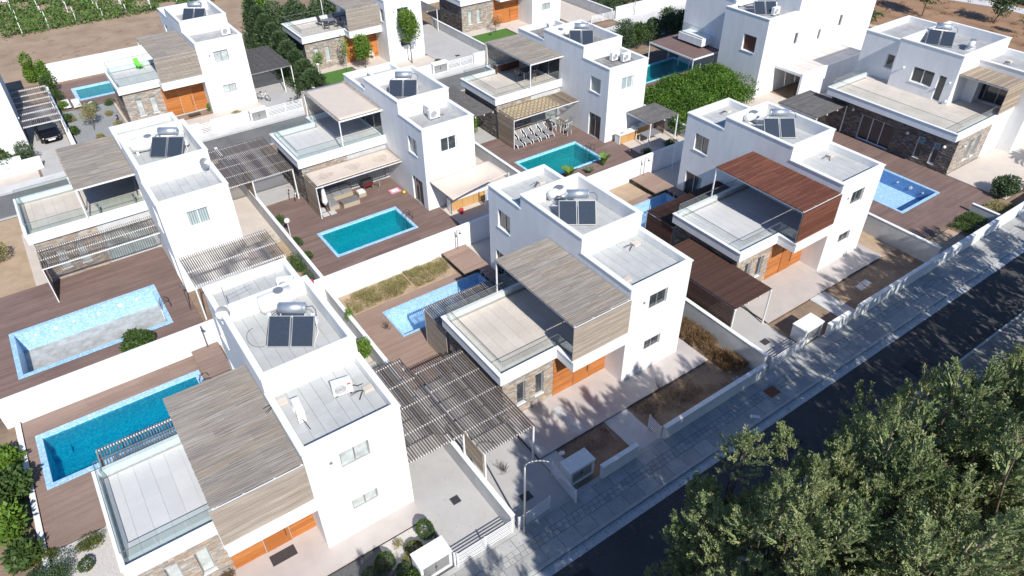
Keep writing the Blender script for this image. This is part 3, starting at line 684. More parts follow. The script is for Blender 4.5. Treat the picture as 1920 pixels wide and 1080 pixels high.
pool('v6', 'large empty pool with a silted grey floor at the left edge', MOSP, MOSP, SILT, None, 1.3, .26, [(0, -25.7, -.35, .07), (0, -24.6, -.4, .12), (0, -23.6, -.35, .07), (0, -22.2, -.4, .07), (0, -20.9, -.4, .12), (0, -19.9, -.4, .07)])
pool('v7', 'cyan-watered pool on the brown deck in the middle of the picture', MOSP, MOSC, MOSC, WCYAN, 1.3, .2)
pool('v8', 'green-blue pool in front of the villa with the row of loungers', MOSB, MOSC, MOSC, WTEAL, 1.3, .2)
pool('v9', 'dark teal pool in the shaded garden left of the three-storey house', MOSC, MOSC, MOSC, WTEAL, 1.3, .2)
pool('v10', 'small blue pool in front of the long white field wall', MOSP, MOSC, MOSC, WBLUE, 1.3, .35)
for (u, r, z) in ((0, .14, -.35), (-1.6, .07, -.3), (1.5, .07, -.3)):
    pass
p4 = [o for o in COL.objects if o.get('label', '').startswith('empty pool with blue wall')][0]
for (y, r) in ((4.0, .07), (2.9, .13), (1.9, .07)): MB().tube((33.12, y, -.38), (33.06, y, -.38), r, 14).build('pool_light', METW, p4)

# ---------------------------------------------------------------- the eight villas of the common type
V = {}
V['1'] = villa('nearest white villa, lower left, with a pale grey roof terrace and weathered slat canopy', -17.147, -.076, terr=PALE, nst=300, fpane=BLIND, spane=BLIND, glass=GLASSG)
V['2'] = villa('white centre villa with a beige roof terrace and weathered slat canopy', 0, 0, terr=BEIGE, nst=300, fpane=[PANE, PANE])
V['3'] = villa('white villa with a red-brown slatted canopy above its terrace', 17.258, .085, terr=PALE, roofw=REDW, scrw=REDW, nst=300, rearm=BROWNW)
V['6'] = villa('white villa at the left edge behind the empty pool, with a black shaded terrace corner', -17.05, 34.95, -1, terr=BEIGE, bpane=CURX, glass=GLASSG, wwin=PANE, gparts=True)
V['7'] = villa('white villa behind the cyan pool, its terrace canopy covered with plain beige cloth', .39, 34.28, -1, terr=PALE, roof='plain', rear='cloth', cover=CLOTH, gparts=False, glass=GLASSG, wwin=CURY, rearm=TANW)
V['8'] = villa('white villa with five loungers under its rear pergola and a stained dark roof', 18.15, 34.93, -1, terr=BEIGE, roof='dirty', rear='reed', gparts=False, wwin=CURY, rearm=TANW, bpane=CURX)
V['10'] = villa('white villa at upper left with an orange timber front and vine-marked slat screen', -7.33, 48.6, terr=PALE, gparts=False, fpane=[BLIND, BLIND], spane=BLIND, rear=None, glass=GLASSG, roof='plain')
V['11'] = villa('white villa at the top, two slim trees before its orange timber front', 11.95, 51.25, ext=1.45, T=8.3, terr=BEIGE, gparts=False, spane=BLIND, rear=None, roof='plain')
V['12'] = villa('white villa cut off by the top edge, bare bush before its stone wall', 31.4, 52.1, ext=1.5, T=8.3, terr=BEIGE, gparts=False, spane=BLIND, fpane=CURX, rear=None, roof='plain')

# ---------------------------------------------------------------- the long stone villa (upper right)
def stone_villa():
    t = thing('villa', 'wide white villa at the right with a long dark stone wall and large wrap-round terrace', 'house', (42, 8, 0))
    ops = [(7.2, 10.2, .1, 2.2), (4.55, 5.1, .45, 2.2), (3.25, 3.75, .45, 2.2)]
    fo = [(38.35, 38.95, .7, 2.5), (39.45, 40.05, .7, 2.5)]
    mb = MB(); wall(mb, 'x', 36.42, 36.64, 2.12, 13.3, 0, 3.167, ops); wall(mb, 'y', 2.12, 2.34, 36.64, 44.0, 0, 3.167, fo); mb.box(36.64, 44, 13.1, 13.3, 0, 3.167)
    mb.build('ground_floor_walls', CONC, t)
    stones(t, 'x', 36.42, -1, 2.08, 13.3, 0, 3.16, ops, STONE_SHADE, 300, hmin=.05, hmax=.09, lmin=.15, lmax=.45)  # west wall: stone copy with the shade coloured in
    stones(t, 'y', 2.12, -1, 36.4, 41.3, 0, 3.16, fo, STONE, 0)
    MB().box(41.3, 44.0, 2.07, 2.12, 0, 3.16).build('smooth_wall_panel', WHITE, t)
    window(t, 'x', 36.42, -1, *ops[0], n=3, fm=METW, name='sliding_door', sill=False)
    for o in ops[1:]: window(t, 'x', 36.42, -1, *o, n=1, fm=METW)
    for o in fo: window(t, 'y', 2.12, -1, *o, n=1, fm=METG, pm=CURX)
    # slab + parapet
    mb = MB(); x0, y0, x1, y1 = 35.5, 2.0, 44.0, 13.4
    mb.box(x0, x1, y0, y1, 3.167, 3.38); mb.box(x0, x0 + .16, y0, y1, 3.38, 3.79); mb.box(x0 + .16, x1, y0, y0 + .16, 3.38, 3.79); mb.box(x0 + .16, 40.9, y1 - .16, y1, 3.38, 3.79)
    mb.build('terrace_slab', WHITE, t)
    mb = MB(); mb.box(x0 - .045, x0 + .16, y0 - .045, y1 + .045, 3.79, 3.83); mb.box(x0 + .16, x1, y0 - .045, y0 + .16, 3.79, 3.83); mb.box(x0 + .16, 40.9, y1 - .16, y1 + .045, 3.79, 3.83)
    mb.build('terrace_coping', COPE, t)
    tiles(t, x0 + .16, x1 - .3, y0 + .16, y1 - .16, 3.38, .62, 1.2, BEIGE, 'floor_tile', .008, True, .03, False)
    glass_run(t, 'x', x0 + .22, y0 + .2, y1 - .2, 3.45, 4.52, GLASS); glass_run(t, 'y', y0 + .22, x0 + .24, 41.2, 3.45, 4.52, GLASS); glass_run(t, 'y', y1 - .22, x0 + .24, 40.8, 3.45, 4.52, GLASS)
    # upper block on the terrace, rear block, tower
    wo = [(7.6, 9.45, 4.35, 5.6), (6.55, 7.2, 3.45, 5.55)]; ro = [(11.7, 12.4, 4.45, 5.65)]
    mb = MB(); wall(mb, 'x', 40.93, 41.17, 5.85, 11.2, 3.41, 7.44, wo); wall(mb, 'y', 5.85, 6.09, 41.17, 48.3, 3.41, 7.44); wall(mb, 'y', 10.96, 11.2, 41.17, 48.3, 3.41, 7.44); wall(mb, 'x', 48.06, 48.3, 6.09, 10.96, 3.4, 7.44)
    wall(mb, 'x', 41.75, 41.99, 11.2, 14.9, 0, 7.0, ro); wall(mb, 'y', 14.66, 14.9, 41.99, 48.3, 0, 7.0); wall(mb, 'x', 48.06, 48.3, 11.2, 14.66, 0, 7.0)
    mb.box(41.17, 48.06, 6.09, 10.96, 6.55, 6.67); mb.box(41.99, 48.06, 11.2, 14.66, 6.4, 6.52)
    to = [(45.35, 45.75, 1.5, 2.7)]
    wall(mb, 'y', .95, 1.19, 44.02, 48.4, 0, 6.54, to); wall(mb, 'x', 44.02, 44.26, 1.19, 5.85, 0, 6.54, [(2.5, 5.7, 3.45, 5.6)]); wall(mb, 'x', 48.16, 48.4, 1.19, 5.85, 0, 6.54)
    mb.box(44.26, 48.16, 1.19, 5.85, 6.0, 6.12); mb.box(43.0, 44.02, 4.9, 5.85, 3.41, 5.8)
    mb.build('upper_walls', WHITE, t)
    mb = MB(); coping_ring(mb, 40.93, 48.3, 5.85, 11.2, .24, 7.44, 7.5, .045); coping_ring(mb, 41.75, 48.3, 11.2, 14.9, .24, 7.0, 7.06, .045, 'wen'); coping_ring(mb, 44.02, 48.4, .95, 5.85, .24, 6.54, 6.6, .045, 'wes'); mb.build('roof_coping', COPE, t)
    for q in ((41.17, 48.06, 6.09, 10.96, 6.67, 6.69), (41.99, 48.06, 11.2, 14.66, 6.52, 6.54), (44.26, 48.16, 1.19, 5.85, 6.12, 6.14)): MB().box(*q).build('roof_surface', ROOFP, t)
    window(t, 'x', 40.93, -1, *wo[0], n=2, fm=METW); window(t, 'x', 40.93, -1, *wo[1], n=1, fm=METW, pm=PANE, sill=False, name='terrace_door')
    window(t, 'x', 41.75, -1, *ro[0], n=1, fm=METW); window(t, 'y', .95, -1, *to[0], n=1, fm=METG, pm=CURX); window(t, 'x', 44.02, -1, 2.5, 5.7, 3.45, 5.6, n=3, fm=METG, sill=False, name='sliding_door')
    # canopy
    mb = MB(); mb.box(41.25, 41.32, 2.1, 5.8, 5.85, 5.95); mb.box(41.32, 44.0, 2.05, 2.12, 5.85, 5.95); mb.box(41.32, 44.0, 5.74, 5.8, 5.85, 5.95); mb.build('pergola_frame', METW, t)
    slats(t, 'x', 41.2, 44.0, 2.05, 5.83, 5.95, 6.02, .118, .088, TANW)
    slats(t, 'x', 41.25, 44.0, 1.97, 2.02, 3.85, 5.98, .098, .074, TANW, 'screen_slat', 'v')
    for (x, y, z, ax) in ((36.35, 5.95, 2.2, 0), (36.35, 2.9, 2.2, 0), (36.35, 11.0, 2.4, 0), (40.86, 10.2, 5.3, 0), (40.86, 6.15, 5.25, 0), (37.4, 2.03, 2.3, 1), (40.86, 5.95, 3.75, 0)):
        mb = MB(); mb.sphere((x - (.1 if ax == 0 else 0), y - (.1 if ax else 0), z), .1 if z > 4 or ax else .13, 12, 8); mb.tube((x + (.07 if ax == 0 else 0), y + (.07 if ax else 0), z), (x - (.06 if ax == 0 else 0), y - (.06 if ax else 0), z), .04, 8); mb.build('wall_lamp', METW, t, True)
    return t
stone_villa()
# ---------------------------------------------------------------- the three-storey house (top right)
def tall_house():
    t = thing('villa', 'tall white three-storey house at the top with a timber-shuttered window', 'house', (44, 26, 0))
    mb = MB(); wo = [(22.1, 23.6, 4.0, 5.5)]; so_ = [(47.4, 47.9, 4.6, 5.7), (44.3, 44.7, 3.9, 4.9), (45.1, 45.5, 7.7, 8.8), (46.9, 47.3, 7.5, 8.7), (40.6, 41.1, 4.2, 5.3)]
    wall(mb, 'x', 36.2, 36.44, 21.1, 26.2, 0, 7.34, wo); wall(mb, 'y', 21.1, 21.34, 36.44, 40.4, 0, 7.34); wall(mb, 'y', 21.1, 21.34, 40.4, 48.4, 0, 10.3, so_); wall(mb, 'y', 21.1, 21.34, 48.4, 53.2, 0, 6.9)
    wall(mb, 'x', 40.4, 40.64, 21.34, 30, 6.9, 10.3); wall(mb, 'x', 48.16, 48.4, 21.34, 30, 6.8, 10.3); wall(mb, 'x', 52.96, 53.2, 21.34, 32, 0, 6.9)
    wall(mb, 'x', 37.6, 37.84, 26.2, 32.5, 0, 7.6); wall(mb, 'y', 25.96, 26.2, 36.44, 37.6, 0, 7.34); wall(mb, 'y', 32.26, 32.5, 37.84, 52.96, 0, 7.6)
    mb.box(36.44, 40.4, 21.34, 25.96, 6.9, 7.0); mb.box(37.84, 40.4, 25.96, 32.26, 7.1, 7.2); mb.box(48.4, 52.96, 21.34, 32.26, 6.1, 6.2); mb.box(40.64, 48.16, 21.34, 32, 10, 10.1); mb.box(36.0, 37.6, 28.3, 31.5, 2.9, 3.6)
    mb.build('walls', WHITE, t)
    mb = MB(); coping_ring(mb, 36.2, 40.4, 21.1, 26.2, .24, 7.34, 7.4, .045, 'ws'); mb.box(37.55, 37.84, 26.2, 32.5, 7.6, 7.66); mb.box(48.4, 53.2, 21.06, 21.34, 6.9, 6.95); mb.build('roof_coping', COPE, t)
    for q in ((36.44, 40.4, 21.34, 25.96, 7.0, 7.02), (48.4, 52.96, 21.34, 32.26, 6.2, 6.22)): MB().box(*q).build('roof_surface', ROOFP, t)
    f = window(t, 'x', 36.2, -1, *wo[0], n=1, pm=REDW, fm=METW, depth=.2)
    for z in np.arange(4.06, 5.44, .1): pc('shutter_slat', REDW, t, 36.39, 36.43, 22.16, 23.54, z, z + .08)
    for o in so_: window(t, 'y', 21.1, -1, *o, n=1, fm=METG, pm=PANE)
    glass_run(t, 'y', 21.2, 48.6, 53.0, 6.98, 7.8, GLASSG); glass_run(t, 'x', 53.05, 21.4, 30, 6.98, 7.8, GLASSG); glass_run(t, 'x', 36.15, 28.4, 31.4, 3.65, 4.6, GLASSG)
    # garage wing with translucent roof
    mb = MB(); mb.box(38.5, 48.5, 17.95, 18.15, 0, 2.75); mb.box(44.0, 48.5, 20.9, 21.08, 0, 2.55); mb.box(38.5, 38.62, 18.16, 21.08, 2.45, 2.7); mb.box(48.38, 48.5, 18.16, 21.08, 2.3, 2.7)
    mb.build('garage_walls', WHITE, t)
    for i in range(6):
        for j in range(2): pc('roof_panel', TRANSL, t, 38.64 + i * 1.62, 38.64 + i * 1.62 + 1.58, 18.18 + j * 1.45, 18.18 + j * 1.45 + 1.41, 2.6, 2.64)
    # dark awning pergola on the west
    mb = MB(); mb.box(33.5, 37.5, 26.9, 33.0, 2.62, 2.66); mb.build('awning_roof', DECKD, t)
    mb = MB(); 
    for y in (26.9, 28.4, 29.9, 31.4, 32.9): mb.box(36.4, 36.47, y, y + .07, 0, 2.6)
    mb.box(33.5, 37.5, 26.83, 26.89, 2.5, 2.66); mb.box(33.43, 33.49, 26.83, 33, 2.5, 2.66)
    for y in (26.85, 32.9): mb.box(33.43, 33.5, y, y + .07, 0, 2.5)
    mb.build('awning_frame', METW, t)
    return t
TRANSL = mat('translucent_roof_sheet', [(.60, .53, .49), (.66, .60, .56), (.56, .50, .46)], .5, (.5, .45, .41), 2, .5)
tall_house()
# neighbouring building cut off at the left edge
t = thing('villa', 'white building cut off by the left edge next to the black car', 'house', (-26, 54, 0))
mb = MB(); mb.box(-34, -22.4, 50.0, 61.5, 0, 6.5); mb.build('walls', WHITE, t)
mb = MB(); coping_ring(mb, -34, -22.4, 50.0, 61.5, .24, 6.5, 6.56); mb.build('roof_coping', COPE, t)
MB().tube((-22.4, 50.6, 2.9), (-22.25, 50.6, 2.9), .09, 10).build('wall_lamp', METW, t)

# ---------------------------------------------------------------- boundary walls
def bwall(label, x0, x1, y0, y1, h, mt=WHITE, cap=True, z0=-.03):
    t = thing('boundary_wall', label, 'wall', ((x0 + x1) / 2, (y0 + y1) / 2, 0), 0, 'low walls round the plots')
    MB().box(x0, x1, y0, y1, z0, h).build('wall_face', mt, t)
    if cap: MB().box(x0 - .025, x1 + .025, y0 - .025, y1 + .025, h, h + .045).build('wall_cap', COPE, t)
    return t
bwall('long white wall behind the nearest villa and the centre villa, above the deck boards', -27.9, 17.3, 16.1, 16.3, 1.75)
bwall('white wall piece behind the red-slatted villa, mostly in its shade', 17.35, 24.3, 16.12, 16.3, 1.75)
bwall('concrete wall between the nearest driveway and the centre villa carport', -10.14, -9.95, -4.0, 16.08, 1.15, CONC)
bwall('pale wall between the dry bushes and the dark carport', 6.74, 6.93, -4.0, 16.08, 1.45, CONC)
bwall('pale grey wall between the sandy plot and the empty pool at right', 24.0, 24.18, -4.0, 16.08, 1.45, CONC)
bwall('street wall in front of the dry garden, centre', -.88, 6.72, -4.25, -4.05, .95)
bwall('short street wall beside the centre meter cabinet', -5.0, -2.75, -4.25, -4.05, .95)
bwall('short street wall beside the meter cabinet of the red-slatted villa', 12.35, 14.3, -4.25, -4.05, .95)
bwall('long street wall running to the right edge', 15.25, 75, -4.25, -4.05, .95)
bwall('street wall in front of the nearest villa garden', -24.5, -14.9, -4.25, -4.05, .95)
bwall('low kerb wall at the far lower left beside the leafy plants', -27.5, -27.3, -2, 16.05, .16, CONC)
bwall('wall with a shrub between the left villa path and the cyan pool deck', -9.92, -9.74, 16.35, 39.0, 1.15, CONC)
bwall('wall between the beige awning and the loungers deck', 7.98, 8.17, 16.35, 39.0, 1.15, CONC)
bwall('garden wall hidden among the bright climbers', 24.4, 24.6, 16.35, 26, 1.2, CONC)
bwall('long white wall at the edge of the brown field', -18.6, -8.3, 65.9, 66.1, 1.9)
bwall('white wall between the black car and the gravel yard', -19.38, -19.15, 45.0, 66.0, 1.0)
bwall('white street wall with a small gate, left of the double cabinet', -8.55, -5.2, 44.55, 44.75, 1.1)
bwall('white street wall corner left of the slat gate at top left', -12.5, -9.6, 44.55, 44.75, 1.1)
bwall('white wall end right of the slat gate at top left', .0, 1.6, 44.55, 44.75, 1.15)
bwall('low wall beside the cypress hedge', 1.72, 1.9, 44.8, 60, 1.1, CONC)
bwall('white street wall left of the top cabinet', 8.0, 14.0, 44.55, 44.75, 1.05)
bwall('white street wall right of the top slat gate', 19.2, 35.0, 44.55, 44.75, 1.05)
bwall('sloping driveway wall with a brown fence', 21.75, 21.93, 44.8, 58, 1.0, CONC)
bwall('long white wall at the top edge right of the white gate', 41.2, 75, 46.6, 46.8, 1.4)
bwall('driveway wall shaded by hedge at the top', 40.7, 40.9, 46.9, 64, 1.2, CONC)
bwall('low white retaining wall by the steps at right', 32.45, 32.62, -4.0, -1.9, .75, CONC)
bwall('white wall below the hedge at the left edge', -40, -22.0, 46.3, 46.5, 1.0)
bwall('white garden wall beside the wide carport at right', 24.3, 36.4, 15.7, 15.9, 1.6)
bwall('far white wall closing the plots behind the top villas', 2.0, 60, 66, 66.2, 1.5)

def meter_box(x0, x1, y0, y1, h, label, f=1):
    t = thing('meter_cabinet', label, 'cabinet', ((x0 + x1) / 2, (y0 + y1) / 2, 0), 0, 'meter cabinets at the plot entrances')
    fy = y0 if f > 0 else y1
    mb = MB(); wall(mb, 'y', y0, y0 + .1, x0, x1, 0, h - .09, [(x0 + .12, x1 - .12, .12, h - .2)]); mb.box(x0, x1, y1 - .08, y1, 0, h - .09); mb.box(x0, x0 + .08, y0 + .1, y1 - .08, 0, h - .09); mb.box(x1 - .08, x1, y0 + .1, y1 - .08, 0, h - .09); mb.build('cabinet_walls', WHITE, t)
    MB().box(x0 - .03, x1 + .03, y0 - .03, y1 + .03, h - .088, h).build('cabinet_top', COPE, t)
    m_ = (x0 + x1) / 2
    for (a, b) in ((x0 + .13, m_ - .01), (m_ + .01, x1 - .13)):
        d = MB().box(a, b, y0 + .05, y0 + .075, .13, h - .21).build('cabinet_door', METG, t); MB().box(m_ - .05 if a < m_ - .1 else m_ + .02, m_ - .02 if a < m_ - .1 else m_ + .05, y0 + .03, y0 + .05, .5, .62).build('door_handle', METD, d)
    return t
meter_box(-14.6, -13.12, -3.85, -3.05, 1.2, 'white meter cabinet beside the nearest driveway gate')
meter_box(-6.5, -5.05, -3.68, -2.9, 1.1, 'white meter cabinet beside the open gate in the centre')
meter_box(10.6, 12.2, -3.85, -2.95, 1.1, 'white meter cabinet in dappled shade by the right-hand gate')
meter_box(-5.1, -3.55, 44.35, 44.95, 1.15, 'white double-door cabinet on the back street, upper left')
meter_box(14.1, 15.9, 44.35, 44.95, 1.15, 'white double-door cabinet on the back street, top centre')
meter_box(-25.5, -23.3, 46.55, 47.1, 1.2, 'double-door cabinet under the hedge at the left edge')

def gate(label, p, q, h=1.0, n=7, mid=1, z=.08):
    n = 7
    """white gate of horizontal slats from p to q (ground points)"""
    L = math.hypot(q[0] - p[0], q[1] - p[1]); a = math.atan2(q[1] - p[1], q[0] - p[0])
    t = thingL('slat_gate', label, 'gate', (p[0], p[1], 0), a, 'white slatted metal gates')
    for i in range(n):
        zz = z + .04 + (h - z - .12) * i / (n - 1); o = pc('slat', METW, None, 0, 0, 0, 0, 0, 0); o.parent = t; o.location = (L / 2, 0, zz + .035); o.scale = (L - .14, .022, .05)
    mb = MB(); mb.box(0, .07, -.035, .035, 0, h + .03); mb.box(L - .07, L, -.035, .035, 0, h + .03)
    for k in range(mid): c = L * (k + 1) / (mid + 1); mb.box(c - .035, c + .035, -.03, .03, z, h)
    mb.build('gate_post', METW, t); return t
gate('closed slat gate across the nearest driveway', (-13.0, -4.07), (-10.1, -4.07), 1.0, 8)
gate('narrow slat gate panel between the meter cabinet and the nearest driveway', (-13.08, -3.1), (-13.05, -4.0), 1.0, 8, 0)
gate('slat gate leaf beside the street lamp post, standing closed', (-9.85, -4.15), (-8.0, -4.05), 1.0, 7, 0)
gate('open slat gate leaf beside the centre meter cabinet', (-6.75, -2.6), (-6.85, -4.55), 1.0, 8, 0)
gate('small half-open slat gate on the garden path, centre', (-.95, -3.15), (-1.05, -4.1), 1.0, 7, 0)
gate('slat gate before the dark carport at right', (7.3, -4.1), (10.5, -4.05), 1.05, 8)
gate('small slat gate at the garden path of the red-slatted villa', (14.35, -4.15), (15.2, -4.15), .95, 7, 0)
gate('small slat gate in the white back-street wall at left', (-9.55, 44.6), (-8.6, 44.6), 1.05, 8, 0)
gate('wide slat gate before the bicycles, upper left', (-3.45, 44.65), (-.05, 44.65), 1.0, 8)
gate('wide slat gate across the grey driveway at the top centre', (16.0, 44.65), (19.1, 44.65), 1.0, 8)
gate('white slat gate at the top edge beside the hedge shadow', (37.6, 47.0), (41.1, 46.8), 1.0, 8)

# ---------------------------------------------------------------- carport pergolas
def carport(label, x0, x1, y0, y1, z, mt, run='y', pitch=.13, w=.045, th=.11, beams=4, posts=(), side=None, beam_mt=METW, hi=False, sm=None):
    t = thing('carport_pergola', label, 'pergola', ((x0 + x1) / 2, (y0 + y1) / 2, 0), 0, 'slatted carport pergolas')
    mb = MB()
    bt = .10 if hi else .045
    if run == 'y':
        for i in range(beams):
            y = y0 + .05 + (y1 - y0 - .17) * i / (beams - 1); mb.box(x0, x1, y, y + .07, z - .11, z - (th - bt))
    else:
        for i in range(beams):
            x = x0 + .03 + (x1 - x0 - .13) * i / (beams - 1); mb.box(x, x + .07, y0, y1, z - .2, z - th - .002)
    mb.build('beam', beam_mt, t)
    if run == 'y':
        # slats lie in two halves either side of every beam top so the notched white beam shows between them
        n = int((x1 - x0) / pitch)
        for i in range(n):
            x = x0 + (x1 - x0) * (i + .5) / n; pc('slat', mt, t, x - w / 2, x + w / 2, y0 + random.uniform(-.03, 0), y1 + random.uniform(0, .03), z - .06, z + .05)
    else: slats(t, 'x', x0, x1, y0, y1, z - th, z, pitch, w, mt)
    for (px, py) in posts: pc('post', METW, t, px, px + .08, py, py + .08, 0, z - .11)
    if side:
        for (ax_, c, u0, u1, za, zb) in side:
            n = int((zb - za) / .1)
            for i in range(n):
                zz = za + (zb - za) * (i + .5) / n
                if ax_ == 'x': pc('screen_slat', sm or mt, t, c, c + .03, u0, u1, zz - .036, zz + .036)
                else: pc('screen_slat', sm or mt, t, u0, u1, c, c + .03, zz - .036, zz + .036)
    return t
carport('grey slat pergola over the nearest driveway, against the white tower', -12.85, -9.95, .0, 6.2, 2.72, GREYC, posts=((-10.0, .05), (-10.0, 6.0)), beams=5)
carport('grey slat pergola left of the centre villa, with tan side screen', -9.82, -6.95, -1.5, 4.9, 2.72, GREYC, posts=((-9.8, -1.45), (-7.05, -1.45), (-9.8, .0)), side=(('x', -9.86, -1.4, .35, 1.2, 2.6),), sm=TANW, beams=5)
carport('dark brown slat pergola left of the red-slatted villa', 7.2, 10.3, -1.25, 5.2, 2.72, BROWNW, run='x', pitch=.1, w=.065, th=.06, posts=((7.15, -1.25), (10.25, -1.25)), side=(('x', 7.12, -1.2, 5.1, 1.3, 2.65),))
carport('slat pergola in the gap between the left villa and the nearest roof', -16.9, -11.3, 18.8, 22.25, 2.6, GREYC, posts=((-11.4, 18.85), (-16.9, 18.85)), beams=3, hi=True)
carport('grey slat carport between the left villa and the cloth-covered villa', -12.75, -6.75, 28.9, 35.4, 2.72, GREYC, posts=((-9.9, 28.95), (-12.7, 28.95), (-6.85, 28.95)), side=(('x', -9.9, 29, 31.6, 1.2, 2.6),), sm=TANW, beams=5)
carport('dark slat carport right of the villa at upper left', -3.0, 1.1, 49.2, 55.8, 2.6, DARKW, pitch=.12, w=.075, posts=((-.0, 49.25), (1.0, 49.25)), beams=5)
carport('weathered carport roof with a white front over the black car', -22.25, -19.35, 49.5, 58.6, 2.45, GREYC, pitch=.14, w=.05, posts=((-19.45, 49.55), (-19.45, 58.4)), beams=7, hi=True)
carport('dark grey slat roof beside the loungers villa', 8.1, 10.9, 28.4, 35.0, 2.75, DARKW, run='x', pitch=.11, w=.09, th=.06, posts=((8.15, 28.45),))
carport('dark grey slat carport at the end of the long stone wall', 32.0, 36.35, 11.6, 15.55, 2.6, DARKW, run='x', pitch=.11, w=.09, th=.06, posts=((32.0, 11.6), (36.2, 11.6)))
carport('dark carport with white frame at the top edge', 17.6, 21.6, 56.0, 62, 2.6, DARKW, run='x', pitch=.12, w=.09, th=.06, posts=((21.5, 56.0), (19.4, 56.0)))
carport('reed-covered kitchen pergola beside the tower of the loungers villa', 20.4, 23.65, 19.2, 22.1, 2.42, DARKW, run='x', pitch=.12, w=.1, th=.05, posts=((20.4, 19.2), (23.55, 19.2), (23.55, 22.0)), side=(('x', 23.5, 20.5, 22.0, .1, 1.7),), sm=BROWNW, beams=3)
#PART3
# ---------------------------------------------------------------- solar water heaters
def heater_proto():
    """local: x along the panels, y towards the tank; origin at the lower left corner of the collectors"""
    t = thingL('solar_water_heater', 'x', 'solar heater', (0, 0, 0), 0, 'solar water heaters on the roofs')
    ti = math.atan2(.9, 1.05); L = 1.42
    for k in range(2):
        x0 = k * 1.06
        c = pc('collector', METG, None, 0, 0, 0, 0, 0, 0); c.parent = t; c.location = (x0 + .5, .53, .52); c.scale = (1.0, L, .09); c.rotation_euler = (ti, 0, 0)
        g = pc('absorber_glass', BLACK, None, 0, 0, 0, 0, 0, 0); g.parent = t; g.location = (x0 + .5, .53 - .047 * math.sin(ti), .52 + .047 * math.cos(ti)); g.scale = (.93, L - .08, .012); g.rotation_euler = (ti, 0, 0)
    mb = MB()
    for x in (.02, 1.03, 2.04):
        mb.tube((x, 1.06, 0), (x, 1.06, 1.0), .018, 6); mb.tube((x, .05, .02), (x, 1.06, .02), .018, 6); mb.tube((x, .05, .02), (x, .05, .1), .018, 6)
    for x in (.45, 1.55): mb.tube((x, 1.25, 0), (x, 1.25, 1.05), .022, 6)
    mb.tube((.0, 1.06, .95), (2.06, 1.06, .95), .018, 6); mb.build('stand', METW, t)
    mb = MB(); prof = [(0, .20), (.03, .255), (1.22, .255), (1.25, .20)]
    for (a, ra), (b, rb) in zip(prof, prof[1:]): mb.tube((.42 + a, 1.26, 1.30), (.42 + b, 1.26, 1.30), ra, 24, rb)
    mb.build('tank', TANK, t, True)
    mb = MB(); mb.path([(1.66, 1.26, 1.35), (1.95, 1.28, 1.38), (2.12, 1.15, 1.25), (2.13, 1.08, .98)], .018); mb.path([(.41, 1.26, 1.15), (.15, 1.2, 1.0), (-.03, 1.0, .85), (-.05, .4, .4), (-.05, .06, .12)], .018); mb.build('pipe', METD, t)
    mb = MB(); mb.box(1.72, 2.0, 1.35, 1.6, .25, .7); mb.build('filler_tank', METW, t); return t
H = heater_proto(); AZ = R(-35.5)
hs = [(-17.147 + 1.06, -.076 + 6.42, 6.66, 'solar heater with two dark collectors on the nearest villa roof'),
      (.57, 6.5, 6.66, 'solar heater on the centre villa roof'), (17.258 + .9, 6.75, 6.66, 'solar heater on the roof of the red-slatted villa'),
      (-15.85, 28.25, 6.66, 'solar heater on the left villa roof beside a fat white tank'), (1.05, 27.6, 6.66, 'solar heater on the roof of the cloth-covered villa'),
      (18.15 + .65, 28.2, 6.66, 'solar heater on the roof of the loungers villa'), (-7.33 + .75, 48.6 + 6.3, 6.66, 'solar heater on the villa roof at upper left')]
for i, (x, y, z, l) in enumerate(hs):
    if i == 0: H.location = (x, y, z); H.rotation_euler = (0, 0, AZ); H['label'] = l
    else: copy_tree(H, (x, y, z), AZ, l)
copy_tree(H, (43.3, 10.3, 6.69), R(-62), 'solar heater turned sideways on the roof of the long stone villa')
copy_tree(H, (37.0, 23.4, 7.02), AZ, 'solar heater at the top edge on the tall house, rusty glare')
def white_tank(x, y, z, rz, label, n=1.7, k=1.):
    t = thingL('water_tank', label, 'water tank', (x, y, z), rz, 'white roof water tanks')
    mb = MB(); prof = [(0, .30 * k), (.10, .46 * k), (n - .1, .46 * k), (n, .30 * k)]
    for (a, ra), (b, rb) in zip(prof, prof[1:]): mb.tube((a, 0, .52), (b, 0, .52), ra, 20, rb)
    mb.build('tank_body', METW, t, True); MB().tube((n * .6, 0, .51 + .46 * k), (n * .6, 0, .57 + .46 * k), .24, 18).build('tank_lid', METG, t); MB().box(.2, .35, -.35, .35, 0, .2).box(n - .35, n - .2, -.35, .35, 0, .2).build('tank_feet', METW, t)
white_tank(-15.5, 8.75, 6.66, R(0), 'white tank with grey lid behind the nearest solar heater')
white_tank(-16.6, 29.6, 6.66, R(-8), 'fat white tank with grey lid left of the solar heater, left villa', 1.9)
white_tank(1.6, 8.75, 6.66, 0, 'white tank mostly behind the centre solar heater', 1.2, .6); white_tank(18.7, 8.9, 6.66, 0, 'white tank behind the solar heater of the red-slatted villa', 1.2, .6)
white_tank(18.6, 30.2, 6.66, R(0), 'white tank with grey lid, far roof of the loungers villa', 1.2, .6); white_tank(44.6, 7.2, 6.69, R(20), 'low tank with dark lid on the long stone villa', 1.3, .5)

